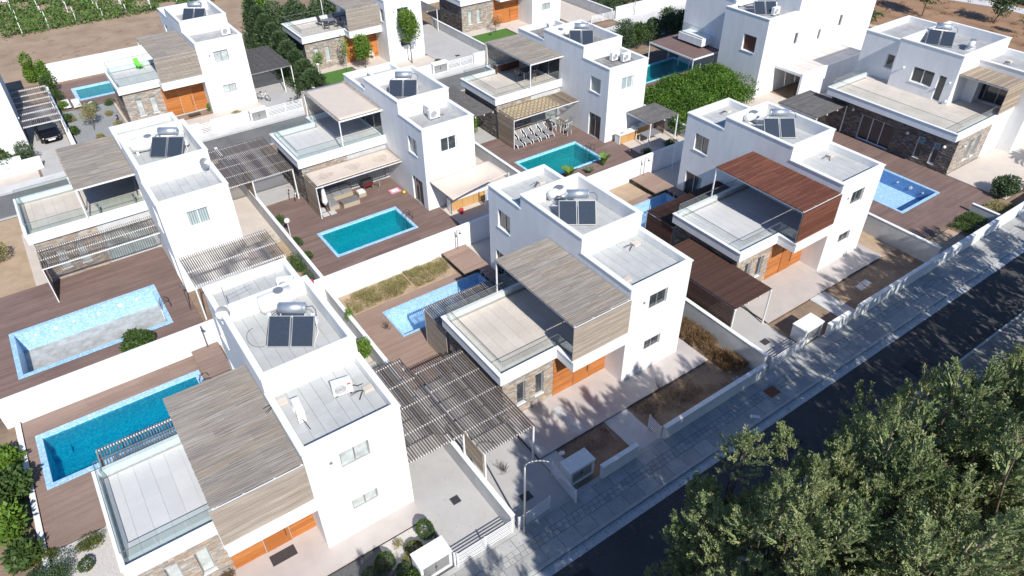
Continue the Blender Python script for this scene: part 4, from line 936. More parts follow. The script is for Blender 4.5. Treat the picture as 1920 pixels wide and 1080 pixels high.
# ---------------------------------------------------------------- air conditioners, antennas, roof boxes
def ac_proto():
    t = thingL('air_conditioner', 'x', 'air conditioner', (0, 0, 0), 0, 'air conditioners on the roofs')
    MB().box(-.42, .42, -.16, .16, .08, .74).build('casing', METW, t); MB().box(-.35, -.25, -.17, .17, 0, .08).box(.25, .35, -.17, .17, 0, .08).build('feet', RUBBER, t)
    mb = MB(); mb.tube((-.1, -.163, .41), (-.1, -.175, .41), .255, 24); mb.build('fan_grille', METG, t)
    mb = MB(); [mb.ring((-.1, -.178, .41), r, .008, 'y', 20, 4) for r in (.08, .14, .20, .255)]; mb.build('grille_ring', METW, t)
    mb = MB(); [mb.box(-.4, .4, .161, .168, z, z + .02) for z in np.arange(.14, .7, .05)]; mb.build('fins', METG, t)
    MB().path([(.42, 0, .25), (.55, .05, .2), (.62, .1, .05), (.9, .15, .03)], .02).build('pipe', RUBBER, t); return t
A = ac_proto()
acs = [(-14.35, 2.35, 6.13, R(-10), 'air conditioner facing the camera with a small red badge, nearest roof'), (-16.35, 2.15, 6.13, R(-95), 'air conditioner seen from its finned side, nearest roof'),
       (-13.6, 10.6, 6.13, R(-25), 'air conditioner beside the parapet, back roof of the nearest villa'), (-14.7, 10.0, 6.13, R(0), 'air conditioner half hidden behind the high roof of the nearest villa'),
       (2.55, 23.6, 6.13, R(0), 'air conditioner with visible fan on the plain roof behind the cyan pool'), (2.5, 24.3, 6.13, R(90), 'second unit standing behind the fan unit, plain roof'),
       (20.6, 24.4, 6.13, R(0), 'air conditioner at the left of the pair on the stained roof'), (21.2, 23.7, 6.13, R(0), 'air conditioner at the right of the pair on the stained roof'),
       (-3.95, 50.6, 6.13, R(10), 'air conditioner with round fan on the villa roof at upper left'), (1.9, 32.3, 6.13, R(90), 'air conditioner on the far low roof behind the cyan pool'), (20.6, 33.4, 6.13, R(70), 'air conditioner on the far dirty roof'),
       (38.6, 22.4, 7.03, R(0), 'dark-framed air conditioner on the tall house'), (39.4, 23.4, 7.03, R(0), 'air conditioner behind it on the tall house roof')]
for i, (x, y, z, r, l) in enumerate(acs):
    if i == 0: A.location = (x, y, z); A.rotation_euler = (0, 0, r); A['label'] = l; A['_a'] = 1
    else: copy_tree(A, (x, y, z), r, l)
MB().box(.2, .36, -.172, -.166, .56, .64).build('badge', REDP, A)
def roof_bits(x, y, z, label):
    t = thingL('roof_outlet', label, 'roof outlet', (x, y, z), 0, 'capped outlets on the roofs'); MB().box(-.22, .22, -.16, .16, 0, .14).build('outlet_box', BEIGEG, t)
    mb = MB()
    for i in range(4): a = random.uniform(2.6, 4.2); mb.path([(-.2, 0, .08), (-.2 + .25 * math.cos(a), .2 * math.sin(a), .12), (-.2 + .6 * math.cos(a), .45 * math.sin(a), .02)], .014, 5)
    mb.build('cable', METD, t)
for q in ((3.3, 3.2, 6.15, 'capped outlet with loose cables, front roof of the centre villa'), (.75, 1.1, 6.15, 'small cable end on the front roof of the centre villa'), (20.5, 3.2, 6.15, 'capped outlet with cables, roof of the red-slatted villa'), (3.2, 11.6, 6.15, 'cable outlet on the back roof of the centre villa'),
          (20.4, 11.8, 6.15, 'cable outlet on the back roof of the red-slatted villa'), (-13.4, 1.9, 6.15, 'beige outlet box on the nearest roof beside the unit'), (-16.7, 3.3, 6.15, 'beige outlet box in the left corner of the nearest roof'), (46.5, 4.6, 6.15, 'small dark outlet on the right-hand roof')): roof_bits(*q)
def dish(x, y, z, a, label, r=.32):
    t = thingL('satellite_dish', label, 'satellite dish', (x, y, z), a, 'satellite dishes'); mb = MB(); n = 20; k0 = 0
    d = Vector((0, -1, .6)).normalized(); u = d.orthogonal().normalized(); v = d.cross(u); c = Vector((0, -.1, .75))
    for rr, h in ((.02, 0), (r * .5, .03), (r, .11)):
        for i in range(n): q = 2 * math.pi * i / n; mb.v.append(tuple(c + (u * math.cos(q) + v * math.sin(q)) * rr + d * h))
    for j in range(2):
        for i in range(n): i2 = (i + 1) % n; mb.f.append((j * n + i, j * n + i2, (j + 1) * n + i2, (j + 1) * n + i))
    mb.build('dish', METG, t, True); MB().tube((0, 0, 0), (0, 0, .8), .025, 8).build('mast', METG, t); MB().path([(0, -.1, .6), (0, -.45, .85)], .012).build('feed_arm', METD, t)
dish(-13.35, 25.2, 6.13, R(20), 'small dish on the front roof of the left villa'); dish(-17.0, 9.0, 6.7, R(-30), 'white dish at the left corner of the nearest high roof')
t = thing('tv_antenna', 'thin tv antenna at the corner of the nearest high roof', 'antenna', (-16.75, 9.2, 6.66)); MB().tube((-16.75, 9.2, 6.6), (-16.75, 9.2, 8.6), .02, 6).build('mast', METG, t)
mb = MB(); [mb.tube((-16.75, 9.2 , z), (-15.4, 9.35, z + .1), .01, 5) for z in (8.2, 8.5)]; [mb.tube((-16.6 + i * .2, 9.0, 8.52 + i * .014), (-16.6 + i * .2, 9.45, 8.52 + i * .014), .006, 4) for i in range(6)]; mb.build('antenna_rods', METG, t)
t = thing('hose', 'thin dark cable looping over the nearest high roof', 'cable', (-16.4, 7.3, 6.65)); pts = [(-16.15 - .5 * math.sin(a), 7.3 + .75 * math.cos(a), 6.665) for a in np.linspace(0, 3.14, 14)]; MB().path(pts, .012, 5).build('cable', METD, t)

# ---------------------------------------------------------------- street lamps and garden lamps
t = thing('street_lamp', 'grey street lamp with curved arm beside the slat gates, lower centre', 'street lamp', (-9.7, -4.42, 0))
mb = MB(); mb.tube((-9.7, -4.42, 0), (-9.7, -4.42, .6), .075, 12); mb.tube((-9.7, -4.42, .6), (-9.7, -4.42, 4.75), .052, 12, .04); mb.build('pole', METG, t, True)
ap = [(-9.7 + .5 * (1 - math.cos(a)) * 1.0, -4.42 - .5 * (1 - math.cos(a)) * .75, 4.75 + .42 * math.sin(a)) for a in np.linspace(0, 2.2, 9)]
MB().path(ap, .032, 8).build('curved_arm', METG, t, True); e = ap[-1]
lh = MB().box(-.2, .24, -.09, .09, -.05, .05); o = lh.build('lamp_head', METW, t); o.location = (e[0] + .12 + 9.7, e[1] - .1 + 4.42, e[2] - .02); o.rotation_euler = (0, R(12), R(-37))
t = thing('street_lamp', 'street lamp pole before the white wall at the top edge', 'street lamp', (44.0, 46.3, 0)); MB().tube((44, 46.3, 0), (44, 46.3, 5.5), .06, 10, .04).build('pole', METG, t); MB().box(43.9, 44.1, 45.5, 46.3, 5.45, 5.52).build('lamp_head', METW, t)
t = thing('garden_lamp', 'globe garden lamp on a short post by the plot wall, left of centre', 'garden lamp', (-9.25, 24.5, 0)); MB().tube((-9.25, 24.5, 0), (-9.25, 24.5, 1.2), .03, 8).build('post', METW, t); MB().sphere((-9.25, 24.5, 1.35), .2, 16, 10).build('globe', METW, t, True)
t = thing('garden_lamp', 'white post light on the green lawn at the top', 'garden lamp', (3.6, 48.9, 0)); MB().tube((3.6, 48.9, 0), (3.6, 48.9, 2.1), .05, 8).build('post', METW, t); MB().sphere((3.6, 48.9, 2.15), .14, 12, 8).build('globe', METW, t, True)
t = thing('pole', 'slim white pole in the shaded yard behind the red-slatted villa', 'pole', (19.4, 15.4, 0)); MB().tube((19.4, 15.4, 0), (19.4, 15.4, 2.5), .03, 8).build('shaft', METW, t)

# ---------------------------------------------------------------- manholes, mats
def plate(name, label, x, y, z, w, d, mt, cat, g=None):
    o = MB().box(x - w / 2, x + w / 2, y - d / 2, y + d / 2, z, z + .012); o = o.build(name, mt); tag(o, label, cat, g)
plate('drain_cover', 'dark square drain cover in the pale driveway, bottom centre', -11.3, -1.13, .051, .42, .42, METD, 'drain cover'); plate('manhole_cover', 'dark manhole cover in the shaded driveway by the lamp post', -8.5, -2.9, .051, .55, .45, METD, 'manhole')
plate('manhole_cover', 'square brown manhole cover in the front pavement', 6.15, -5.25, .122, .75, .6, RUST, 'manhole'); plate('manhole_cover', 'manhole cover in the driveway of the red-slatted villa', 9.1, -2.4, .051, .5, .42, METD, 'manhole')
plate('inspection_cover', 'grey cover in the dry garden by the street wall', 5.4, -3.5, .022, .5, .4, METG, 'cover'); plate('door_mat', 'dark door mat at the orange door of the nearest villa', -18.9, .75, .151, 1.1, .55, METD, 'door mat'); plate('door_mat', 'dark door mat at the orange timber front, upper left', -8.9, 49.3, .101, 1.1, .5, METD, 'door mat')
plate('paving_slab', 'pale slab lying on bare soil, left of the pair', 18.2, -2.55, .022, .55, .5, CONC, 'slab', 'two loose slabs on the soil'); plate('paving_slab', 'pale slab lying on bare soil, right of the pair', 18.9, -2.5, .022, .55, .5, CONC, 'slab', 'two loose slabs on the soil')
plate('drain_cover', 'small dark drain in the driveway at the top centre', 19.0, 47.6, .061, .5, .4, METD, 'drain cover')
sheet('light_paving_strip', -4.3, -3.7, -1.5, .6, .156, CONC, .004); sheet('light_paving_strip', -6.65, -6.1, -1.5, .9, .156, CONC, .004)

# ---------------------------------------------------------------- pool ladders and showers
def ladder(x, y, a, label):
    t = thingL('pool_ladder', label, 'pool ladder', (x, y, 0), a, 'steel pool ladders')
    for s in (-.24, .24):
        pts = [(s, .45, .1), (s, .45, .45), (s, .38, .66), (s, .2, .74), (s, .02, .66), (s, -.08, .4), (s, -.1, -.7)]; MB().path(pts, .022, 8).build('rail', METD if 'dark' in label else CHROME, t, True)
    for z in (-.15, -.4, -.65): MB().box(-.24, .24, -.16, -.05, z, z + .03).build('rung', METW, t)
ladder(-1.55, 21.6, R(-90), 'dark bent rails at the end of the cyan pool'); ladder(-18.75, 21.5, R(-90), 'dark bent rails at the empty pool by the left villa'); ladder(-18.7, 13.2, R(-90), 'dark bent rails at the end of the long blue pool'); ladder(16.1, 21.9, R(-90), 'dark bent rails at the green-blue pool')
ladder(-1.0, 12.1, R(-90), 'steel rails at the empty pool behind the centre villa'); ladder(16.25, 12.3, R(-90), 'steel rails at the pool behind the red-slatted villa')
def shower(x, y, z, a, label, h=2.0):
    t = thingL('outdoor_shower', label, 'shower', (x, y, z), a, 'outdoor shower posts'); MB().tube((0, 0, 0), (0, 0, h), .03, 8).build('post', CHROME, t); MB().path([(0, 0, h), (.1, 0, h + .12), (.35, 0, h + .1), (.4, 0, h)], .018).build('arm', CHROME, t); MB().tube((.4, 0, h - .03), (.4, 0, h), .09, 12).build('shower_head', CHROME, t)
shower(-17.6, 15.75, .42, R(-90), 'shower post on the raised deck behind the nearest villa', 1.6); shower(-.7, 15.7, .42, R(-90), 'shower post against the white wall, centre', 1.5); shower(16.5, 15.7, .42, R(-90), 'shower post against the white wall at right', 1.5)
shower(1.55, 20.2, .1, R(180), 'shower post at the deck edge near the cyan pool', 1.7); shower(18.9, 19.6, .1, R(200), 'low dark shower post near the green-blue pool', .3); shower(-17.4, 20.2, .1, R(100), 'dark shower post near the empty pool', 1.7)

# ---------------------------------------------------------------- furniture
def lounger_proto():
    t = thingL('sun_lounger', 'x', 'sun lounger', (0, 0, 0), 0, 'sun loungers in a row under the pergola')
    n = 14; prof = [(0, .30), (.3, .30), (.6, .33), (.9, .38), (1.15, .36), (1.3, .42), (1.75, .78)]
    mb = MB()
    for i, (y, z) in enumerate(prof): mb.v += [(-.26, -y, z), (.26, -y, z), (.26, -y, z - .03), (-.26, -y, z - .03)]
    for i in range(len(prof) - 1):
        k = i * 4; mb.f += [(k, k + 1, k + 5, k + 4), (k + 3, k + 7, k + 6, k + 2), (k, k + 4, k + 7, k + 3), (k + 1, k + 2, k + 6, k + 5)]
    mb.f += [(0, 3, 2, 1), (24, 25, 26, 27)]; mb.build('sling', CUSH, t)
    for s in (-.29, .29):
        MB().path([(s, 0, .02), (s, -.1, .28), (s, -.45, .3), (s, -.75, .12), (s, -1.0, .12), (s, -1.2, .5), (s, -1.4, .5), (s, -1.75, .8)], .035, 6).build('frame_side', METW, t, True)
        MB().tube((s, -1.25, .45), (s, -1.5, .02), .03, 6).build('leg', METW, t)
    return t
Lg = lounger_proto()
for i in range(5):
    x = 11.75 + i * .84; l = 'grey and white sun lounger, number %s from the left screen' % ['one', 'two', 'three', 'four', 'five'][i]
    l = ['sun lounger nearest the slatted side screen', 'sun lounger between the nearest one and the middle one', 'middle lounger of the five under the pergola', 'sun lounger between the middle and the last one', 'last sun lounger of the row, beside the white chairs'][i]
    if i == 0: Lg.location = (x, 25.6, .1); Lg.rotation_euler = (0, 0, R(180)); Lg['label'] = l
    else: copy_tree(Lg, (x, 25.6 + .02 * i, .1), R(180), l)
def chair_proto(mt=METW, st=CUSH, g='metal garden chairs'):
    t = thingL('garden_chair', 'x', 'chair', (0, 0, 0), 0, g)
    MB().box(-.24, .24, -.24, .24, .42, .45).build('seat', st, t); b = MB(); b.v = [(-.24, .24, .45), (.24, .24, .45), (.24, .42, 1.0), (-.24, .42, 1.0), (-.24, .27, .45), (.24, .27, .45), (.24, .45, 1.0), (-.24, .45, 1.0)]; b.f = [(0, 1, 2, 3), (7, 6, 5, 4), (0, 4, 5, 1), (3, 2, 6, 7), (0, 3, 7, 4), (1, 5, 6, 2)]; b.build('backrest', st, t)
    for (x, y) in ((-.24, -.24), (.24, -.24), (-.24, .26), (.24, .26)): MB().tube((x, y, 0), (x, y, .62 if y < 0 else .45), .018, 6).build('leg', mt, t)
    for x in (-.25, .25): MB().path([(x, -.24, .62), (x, .3, .64)], .02, 6).build('armrest', mt, t)
    return t
def table(label, x, y, z, w, d, h, mt, round_=False, lm=METW):
    t = thingL('garden_table', label, 'table', (x, y, z), 0)
    (MB().tube((0, 0, h - .03), (0, 0, h), w / 2, 28) if round_ else MB().box(-w / 2, w / 2, -d / 2, d / 2, h - .04, h)).build('tabletop', mt, t)
    for sx in (-1, 1):
        for sy in (-1, 1): q = .33 if round_ else .46; MB().tube((sx * w * q, sy * d * q, 0), (sx * w * q, sy * d * q, h - .03), .025, 6).build('leg', lm, t)
Ch = chair_proto(); SLING = mat('white_sling_fabric', [(.62, .62, .60)], .8)
chs = [(15.9, 26.6, .1, 100, 'white sling chair left of the round glass table'), (16.7, 27.2, .1, 0, 'white chair behind the round glass table'), (17.4, 26.3, .1, -80, 'chair right of the round glass table, against the wall'), (16.6, 25.4, .1, 190, 'white chair in front of the round glass table'),
       (7.3, 55.8, 3.43, 30, 'dark chair behind the terrace table at the top, left'), (8.4, 55.7, 3.43, -30, 'dark chair behind the terrace table at the top, right'), (7.3, 54.4, 3.43, 150, 'dark chair before the terrace table at the top, left'), (8.5, 54.4, 3.43, 200, 'dark chair before the terrace table at the top, right'),
       (15.6, 31.2, 3.43, 90, 'chair left of the shaded terrace table, loungers villa'), (17.3, 31.6, 3.43, -90, 'chair right of the shaded terrace table, loungers villa'), (16.4, 30.4, 3.43, 180, 'chair before the shaded terrace table, loungers villa'),
       (-11.5, 54.3, 3.43, 20, 'bright green folding chair on the roof terrace, upper left'), (11.0, 52.3, .1, 150, 'white plastic chair at the orange timber front, top')]
for i, (x, y, z, a, l) in enumerate(chs):
    if i == 0: Ch.location = (x, y, z); Ch.rotation_euler = (0, 0, R(a)); Ch['label'] = l
    else:
        c = copy_tree(Ch, (x, y, z), R(a), l)
        if i >= 4:
            c['group'] = 'chairs on terraces and porches'
            m_ = {11: GREENP, 12: METW}.get(i, METD)
            for k in c.children: k.data = k.data.copy(); k.data.materials[0] = m_
table('round glass garden table among the white chairs', 16.65, 26.35, .1, 1.05, 1.05, .72, GLASSG, True); table('dark table on the top villa terrace', 7.9, 55.1, 3.43, 1.3, .9, .72, METG); table('shaded dining table on the terrace of the loungers villa', 16.45, 31.3, 3.43, 1.2, .9, .74, METD)
table('white-legged grey dining table under the kitchen pergola', 21.7, 20.35, .06, 1.65, 1.0, .72, CUSH)
# outdoor kitchens
def kitchen(x0, x1, y0, y1, z, label, doors=3):
    t = thing('outdoor_kitchen', label, 'kitchen counter', ((x0 + x1) / 2, (y0 + y1) / 2, z)); MB().box(x0 - .03, x1 + .03, y0 - .03, y1, z + .84, z + .9).build('worktop', METW, t); MB().box(x0, x0 + .06, y0, y1, z, z + .838).build('side_panel', METW, t); MB().box(x1 - .06, x1, y0, y1, z, z + .838).build('side_panel', METW, t); MB().box(x0 + .06, x1 - .06, y0 + .08, y1, z, z + .838).build('carcass', TANW, t)
    w = (x1 - x0 - .12) / doors
    for i in range(doors): MB().box(x0 + .07 + i * w, x0 + .05 + (i + 1) * w, y0 + .03, y0 + .078, z + .06, z + .82).build('cabinet_door', HONEY, t)
    MB().box(x0 + .25, x0 + .65, y0 + .12, y0 + .42, z + .901, z + .915).build('sink', METG, t); return t
HONEY = mat('honey_timber', [(.50, .29, .11), (.56, .34, .14)], .6, (.38, .2, .07), 3, .5, (1, 8, 8))
kitchen(18.95, 20.95, 21.2, 21.8, .06, 'white-topped outdoor kitchen with timber doors beside the loungers villa', 2); kitchen(21.0, 23.2, 21.5, 22.05, .06, 'shaded second counter behind the dining table', 3); kitchen(1.7, 5.6, 20.5, 21.1, .06, 'timber-fronted outdoor kitchen under the beige awning', 4)
# beige awning
t = thing('awning', 'large beige fabric awning stretched beside the cloth-covered villa', 'awning', (3.3, 20.3, 0)); mb = MB(); n = 16
pa, pb, pcx, pd = Vector((.62, 21.5, 2.5)), Vector((5.6, 21.35, 2.75)), Vector((6.05, 19.3, 2.4)), Vector((1.0, 18.9, 2.1))
for i in range(n + 1):
    for j in range(n + 1):
        u, v = i / n, j / n; q = pa.lerp(pb, u).lerp(pd.lerp(pcx, u), v); q.z -= .28 * math.sin(math.pi * u) * math.sin(math.pi * v); q.y += .15 * math.sin(math.pi * u) * (v if v > .5 else -v) * (1 if v > .5 else 0); mb.v.append(tuple(q))
for i in range(n):
    for j in range(n): k = i * (n + 1) + j; mb.f.append((k, k + n + 1, k + n + 2, k + 1))
o = mb.build('awning_fabric', CLOTH, t, True); md = o.modifiers.new('thick', 'SOLIDIFY'); md.thickness = .01; MB().tube((6.05, 19.25, 0), (6.05, 19.25, 2.5), .04, 8).tube((3.9, 19.0, 0), (3.9, 19.0, 2.25), .04, 8).build('awning_pole', METW, t)
# sofa group, closed parasol, barbecue, toys by the cyan pool
t = thing('corner_sofa', 'wicker corner sofa with grey cushions under the cloth pergola', 'sofa', (-4.3, 26.6, .1)); MB().box(-5.6, -3.2, 27.0, 27.75, .1, .42).build('base', WICK, t); MB().box(-5.6, -4.85, 25.8, 26.99, .1, .42).build('base', WICK, t)
for x in (-5.55, -4.77, -3.99): MB().box(x, x + .74, 27.02, 27.6, .425, .56).build('seat_cushion', CUSH, t); MB().box(x, x + .74, 27.62, 27.78, .43, .9).build('back_cushion', CUSH, t)
MB().box(-5.4, -4.9, 25.85, 26.9, .425, .56).build('seat_cushion', CUSH, t); MB().box(-5.62, -5.42, 25.85, 26.95, .43, .9).build('back_cushion', CUSH, t)
t = thing('coffee_table', 'low wicker coffee table before the corner sofa', 'table', (-3.9, 25.9, .1)); MB().box(-4.6, -3.3, 25.55, 26.2, .1, .46).build('base', WICK, t); MB().box(-4.62, -3.28, 25.53, 26.22, .461, .49).build('glass_top', METG, t)
t = thing('ottoman', 'wicker stool with white cushion beside the coffee table', 'stool', (-2.7, 26.6, .1)); MB().box(-3.0, -2.4, 26.3, 26.9, .1, .4).build('base', WICK, t); MB().box(-2.97, -2.43, 26.33, 26.87, .401, .5).build('cushion', METW, t)
t = thing('parasol', 'closed white parasol on a stone base beside the tan screen', 'parasol', (-5.85, 25.9, .1)); MB().tube((-5.85, 25.9, .1), (-5.85, 25.9, 2.5), .03, 8).build('pole', METD, t)
mb = MB()
for (za, ra), (zb, rb) in zip([(.75, .10), (1.0, .22), (1.6, .17), (2.2, .10), (2.5, .03)], [(1.0, .22), (1.6, .17), (2.2, .10), (2.5, .03), (2.55, .01)]): mb.tube((-5.85, 25.9, za), (-5.85, 25.9, zb), ra, 10, rb, False)
mb.build('folded_canopy', METW, t, True)
for (a, b) in ((-6.35, 25.35), (-5.8, 25.3), (-6.3, 26.05)): MB().box(a, a + .48, b, b + .48, .1, .17).build('base_slab', CONC, t)
t = thing('barbecue', 'dark red kettle barbecue trolley at the glass doors', 'barbecue', (-1.9, 27.1, .1)); MB().box(-2.3, -1.5, 26.85, 27.35, .5, .85).build('cabinet', MAROON, t); MB().box(-2.35, -1.45, 26.8, 27.4, .851, .95).build('lid', METD, t)
for x in (-2.28, -1.55): MB().tube((x, 26.9, .1), (x, 26.9, .5), .03, 6).build('leg', METG, t)
t = thing('folding_clothes_rack', 'folding clothes rack next to the barbecue', 'rack', (-1.0, 26.6, .1)); MB().tube((-1.3, 26.5, .1), (-.9, 26.7, .95), .02, 6).tube((-.9, 26.5, .1), (-1.3, 26.7, .95), .02, 6).tube((-1.35, 26.5, .95), (-.85, 26.5, .95), .02, 6).build('frame', METG, t)
t = thing('play_mat', 'pink and purple play tray on the deck near the wall', 'mat', (-.25, 25.7, .1)); MB().box(-.75, .1, 25.35, 25.95, .101, .16).build('tray', PINKP, t); MB().box(-.6, -.05, 25.45, 25.85, .161, .17).build('tray_inside', METW, t)
t = thing('toy_ball', 'small yellow toy on the deck near the glass door', 'toy', (.1, 24.9, .1)); MB().sphere((.1, 24.9, .22), .13, 12, 8).build('toy', YELLOW, t, True)
t = thing('towel_rack', 'blue patterned towel on a rail behind the red-slatted villa', 'towel', (17.05, 8.9, .1)); MB().box(17.0, 17.03, 8.5, 9.3, .6, 1.7).build('towel', BLUET, t); MB().tube((17.0, 8.4, 0), (17.0, 8.4, 1.8), .02, 6).tube((17.0, 9.4, 0), (17.0, 9.4, 1.8), .02, 6).build('rail', METG, t)
t = thing('towel_rack', 'white rail hung with a patterned towel by the awning pole', 'towel', (4.4, 19.4, .06)); MB().box(4.1, 4.7, 19.38, 19.4, .7, 1.5).build('towel', BLUET, t); MB().tube((4.05, 19.4, 0), (4.05, 19.4, 1.6), .02, 6).tube((4.75, 19.4, 0), (4.75, 19.4, 1.6), .02, 6).build('rail', METW, t)
t = thing('bucket', 'red bucket beside the outdoor kitchen under the awning', 'bucket', (2.2, 19.9, .06)); MB().tube((2.2, 19.9, .06), (2.2, 19.9, .45), .14, 14, .17).build('bucket_body', REDP, t)
t = thing('glass_table', 'green glass table on the left villa terrace in front of the black corner', 'table', (-18.6, 29.2, 3.43)); MB().box(-19.9, -17.4, 28.9, 29.5, 4.1, 4.14).build('glass_top', GLASSG, t); MB().box(-19.8, -19.7, 29.0, 29.4, 3.43, 4.1).box(-17.6, -17.5, 29.0, 29.4, 3.43, 4.1).build('leg', METG, t)
t = thing('pergola_blind', 'black pulled blind closing the terrace corner of the left villa', 'blind', (-18.8, 30.9, 3.43)); MB().box(-20.45, -17.15, 30.2, 33.6, 5.2, 5.24).build('blind_cloth', METD, t); MB().tube((-20.42, 30.2, 3.45), (-20.42, 30.2, 5.2), .03, 6).tube((-17.2, 30.2, 3.45), (-17.2, 30.2, 5.2), .03, 6).build('blind_post', METD, t)
t = thing('bench_counter', 'grey timber counter in the shaded terrace corner of the loungers villa', 'counter', (15.6, 33.8, 3.43)); MB().box(14.7, 17.4, 33.5, 34.0, 4.2, 4.27).build('worktop', METG, t); MB().box(14.7, 14.78, 33.5, 34.0, 3.43, 4.2).box(15.4, 17.4, 33.75, 33.98, 3.45, 4.19).build('panel', REDW, t)
for i, (x, y) in enumerate(((-18.35, 57.4), (-17.5, 57.1))):
    t = thing('sun_lounger', ['white padded lounger by the small blue pool, left of the pair', 'white padded lounger by the small blue pool, right of the pair'][i], 'sun lounger', (x, y, .1), 0, 'padded loungers by the small pool'); MB().box(x - .33, x + .33, y, y + 1.3, .3, .42).build('mattress', METW, t); MB().box(x - .33, x + .33, y + 1.31, y + 1.75, .38, .52).build('headrest', METW, t); MB().box(x - .3, x - .24, y + .1, y + 1.6, .1, .3).box(x + .24, x + .3, y + .1, y + 1.6, .1, .3).build('frame', METD, t)

# ---------------------------------------------------------------- bicycles
def bike(x, y, z, a, label, fm, sc=1.0, lean=.12):
    t = thingL('bicycle', label, 'bicycle', (x, y, z), a, 'bicycles'); t.rotation_euler = (lean, 0, a); t.scale = (sc,) * 3
    for cx in (-.5, .5):
        w = MB().ring((cx, 0, .33), .31, .025, 'y', 24, 6).build('wheel', RUBBER, t, True); mb = MB()
        for i in range(8): q = i * math.pi / 4; mb.tube((cx, 0, .33), (cx + .3 * math.cos(q), 0, .33 + .3 * math.sin(q)), .006, 4)
        mb.build('spokes', METG, w)
    mb = MB(); [mb.tube(p, q, .022, 6) for p, q in (((-.5, 0, .33), (-.08, 0, .33)), ((-.08, 0, .33), (-.2, 0, .8)), ((-.5, 0, .33), (-.18, 0, .72)), ((-.18, 0, .72), (.36, 0, .78)), ((-.08, 0, .33), (.38, 0, .7)), ((.5, 0, .33), (.36, 0, .92)))]; mb.build('frame', fm, t)
    MB().tube((.36, -.25, .95), (.36, .25, .95), .015, 6).build('handlebar', METD, t); MB().box(-.32, -.08, -.06, .06, .82, .87).build('saddle', RUBBER, t)
bike(-15.1, 51.9, .07, R(75), 'small pink bicycle leaning by the stone wall, upper left', PINKP, .8); bike(-2.4, 48.6, .06, R(-60), 'white bicycle standing in the driveway near the slat gate, upper left', METW); bike(.3, 46.6, .06, R(40), 'dark bicycle behind the wide slat gate, upper left', METD)
bike(-.5, 46.1, .06, R(10), 'second dark bicycle at the right end of the slat gate', METD, .8); bike(-7.3, 29.7, .1, R(70), 'pink child bicycle at the stone wall beside the deck', PINKP, .75); bike(-6.95, 29.2, .1, R(60), 'white child bicycle beside the pink one', METW, .75)
bike(-13.3, 59.0, .1, R(-30), 'tiny purple tricycle beside the small blue pool', PINKP, .5)

# ---------------------------------------------------------------- the black car
def car(x, y, a):
    t = thingL('parked_car', 'glossy black car parked nose out under the weathered carport', 'car', (x, y, .05), a)
    sec = [(-2.05, .62, .30, .58, .60), (-1.95, .72, .24, .72, .72), (-1.2, .80, .22, .84, .84), (-.75, .82, .22, .90, .90), (1.2, .82, .22, .95, .95), (1.85, .78, .24, .92, .92), (2.0, .70, .34, .80, .80)]
    mb = MB(); n = 10
    for (yy, hw, zl, zh, _) in sec:
        ring = [(-hw * .9, zl), (-hw, zl + .12), (-hw, zh - .16), (-hw * .88, zh - .03), (-hw * .5, zh), (hw * .5, zh), (hw * .88, zh - .03), (hw, zh - .16), (hw, zl + .12), (hw * .9, zl)]
        mb.v += [(u, yy, w) for (u, w) in ring]
    for i in range(len(sec) - 1):
        for j in range(n): j2 = (j + 1) % n; mb.f.append((i * n + j, i * n + j2, (i + 1) * n + j2, (i + 1) * n + j))
    mb.f += [tuple(range(n)), tuple(range((len(sec) - 1) * n, len(sec) * n))[::-1]]
    body = mb.build('body', CARP, t, True)
    cab = [(-.85, .70, .88), (-.25, .58, 1.36), (.9, .56, 1.40), (1.75, .64, .93)]; mb = MB()
    for (yy, hw, z) in cab: mb.v += [(-hw - (.1 if z > 1.2 else 0), yy, .9 if z > 1.2 else z), (-hw, yy, z), (hw, yy, z), (hw + (.1 if z > 1.2 else 0), yy, .9 if z > 1.2 else z)]
    for i in range(3): k = i * 4; mb.f += [(k, k + 1, k + 5, k + 4), (k + 1, k + 2, k + 6, k + 5), (k + 2, k + 3, k + 7, k + 6)]
    mb.build('cabin', CARP, t)
    q = MB(); q.quad((-.64, -.80, .94), (.64, -.80, .94), (.53, -.30, 1.345), (-.53, -.30, 1.345)); q.v = [(a_, b_ - .012, c_ + .012) for a_, b_, c_ in q.v]; q.build('windscreen', PANE, t)
    for s in (-1, 1): MB().quad((s * .672, -.2, .98), (s * .672, 1.0, .98), (s * .60, .9, 1.33), (s * .60, -.15, 1.33)).build('side_window', PANE, t); MB().box(s * .82 - .09, s * .82 + .09, -.75, -.62, .92, 1.02).build('mirror', CARP, t); MB().sphere((s * .58, -1.93, .6), .12, 10, 6, (1.3, .6, .6)).build('headlight', CHROME, t, True)
    for s in (-.74, .74):
        for yy in (-1.3, 1.3): w = MB().tube((s - .1, yy, .31), (s + .1, yy, .31), .31, 20).build('wheel', RUBBER, t); MB().tube((s - .11, yy, .31), (s + .11, yy, .31), .19, 14).build('rim', METG, w)
    MB().box(-.28, .28, -2.09, -2.06, .38, .50).build('number_plate', METW, t); MB().box(-.45, .45, -2.07, -2.04, .52, .62).build('grille', METG, t)
car(-20.75, 52.6, R(3))
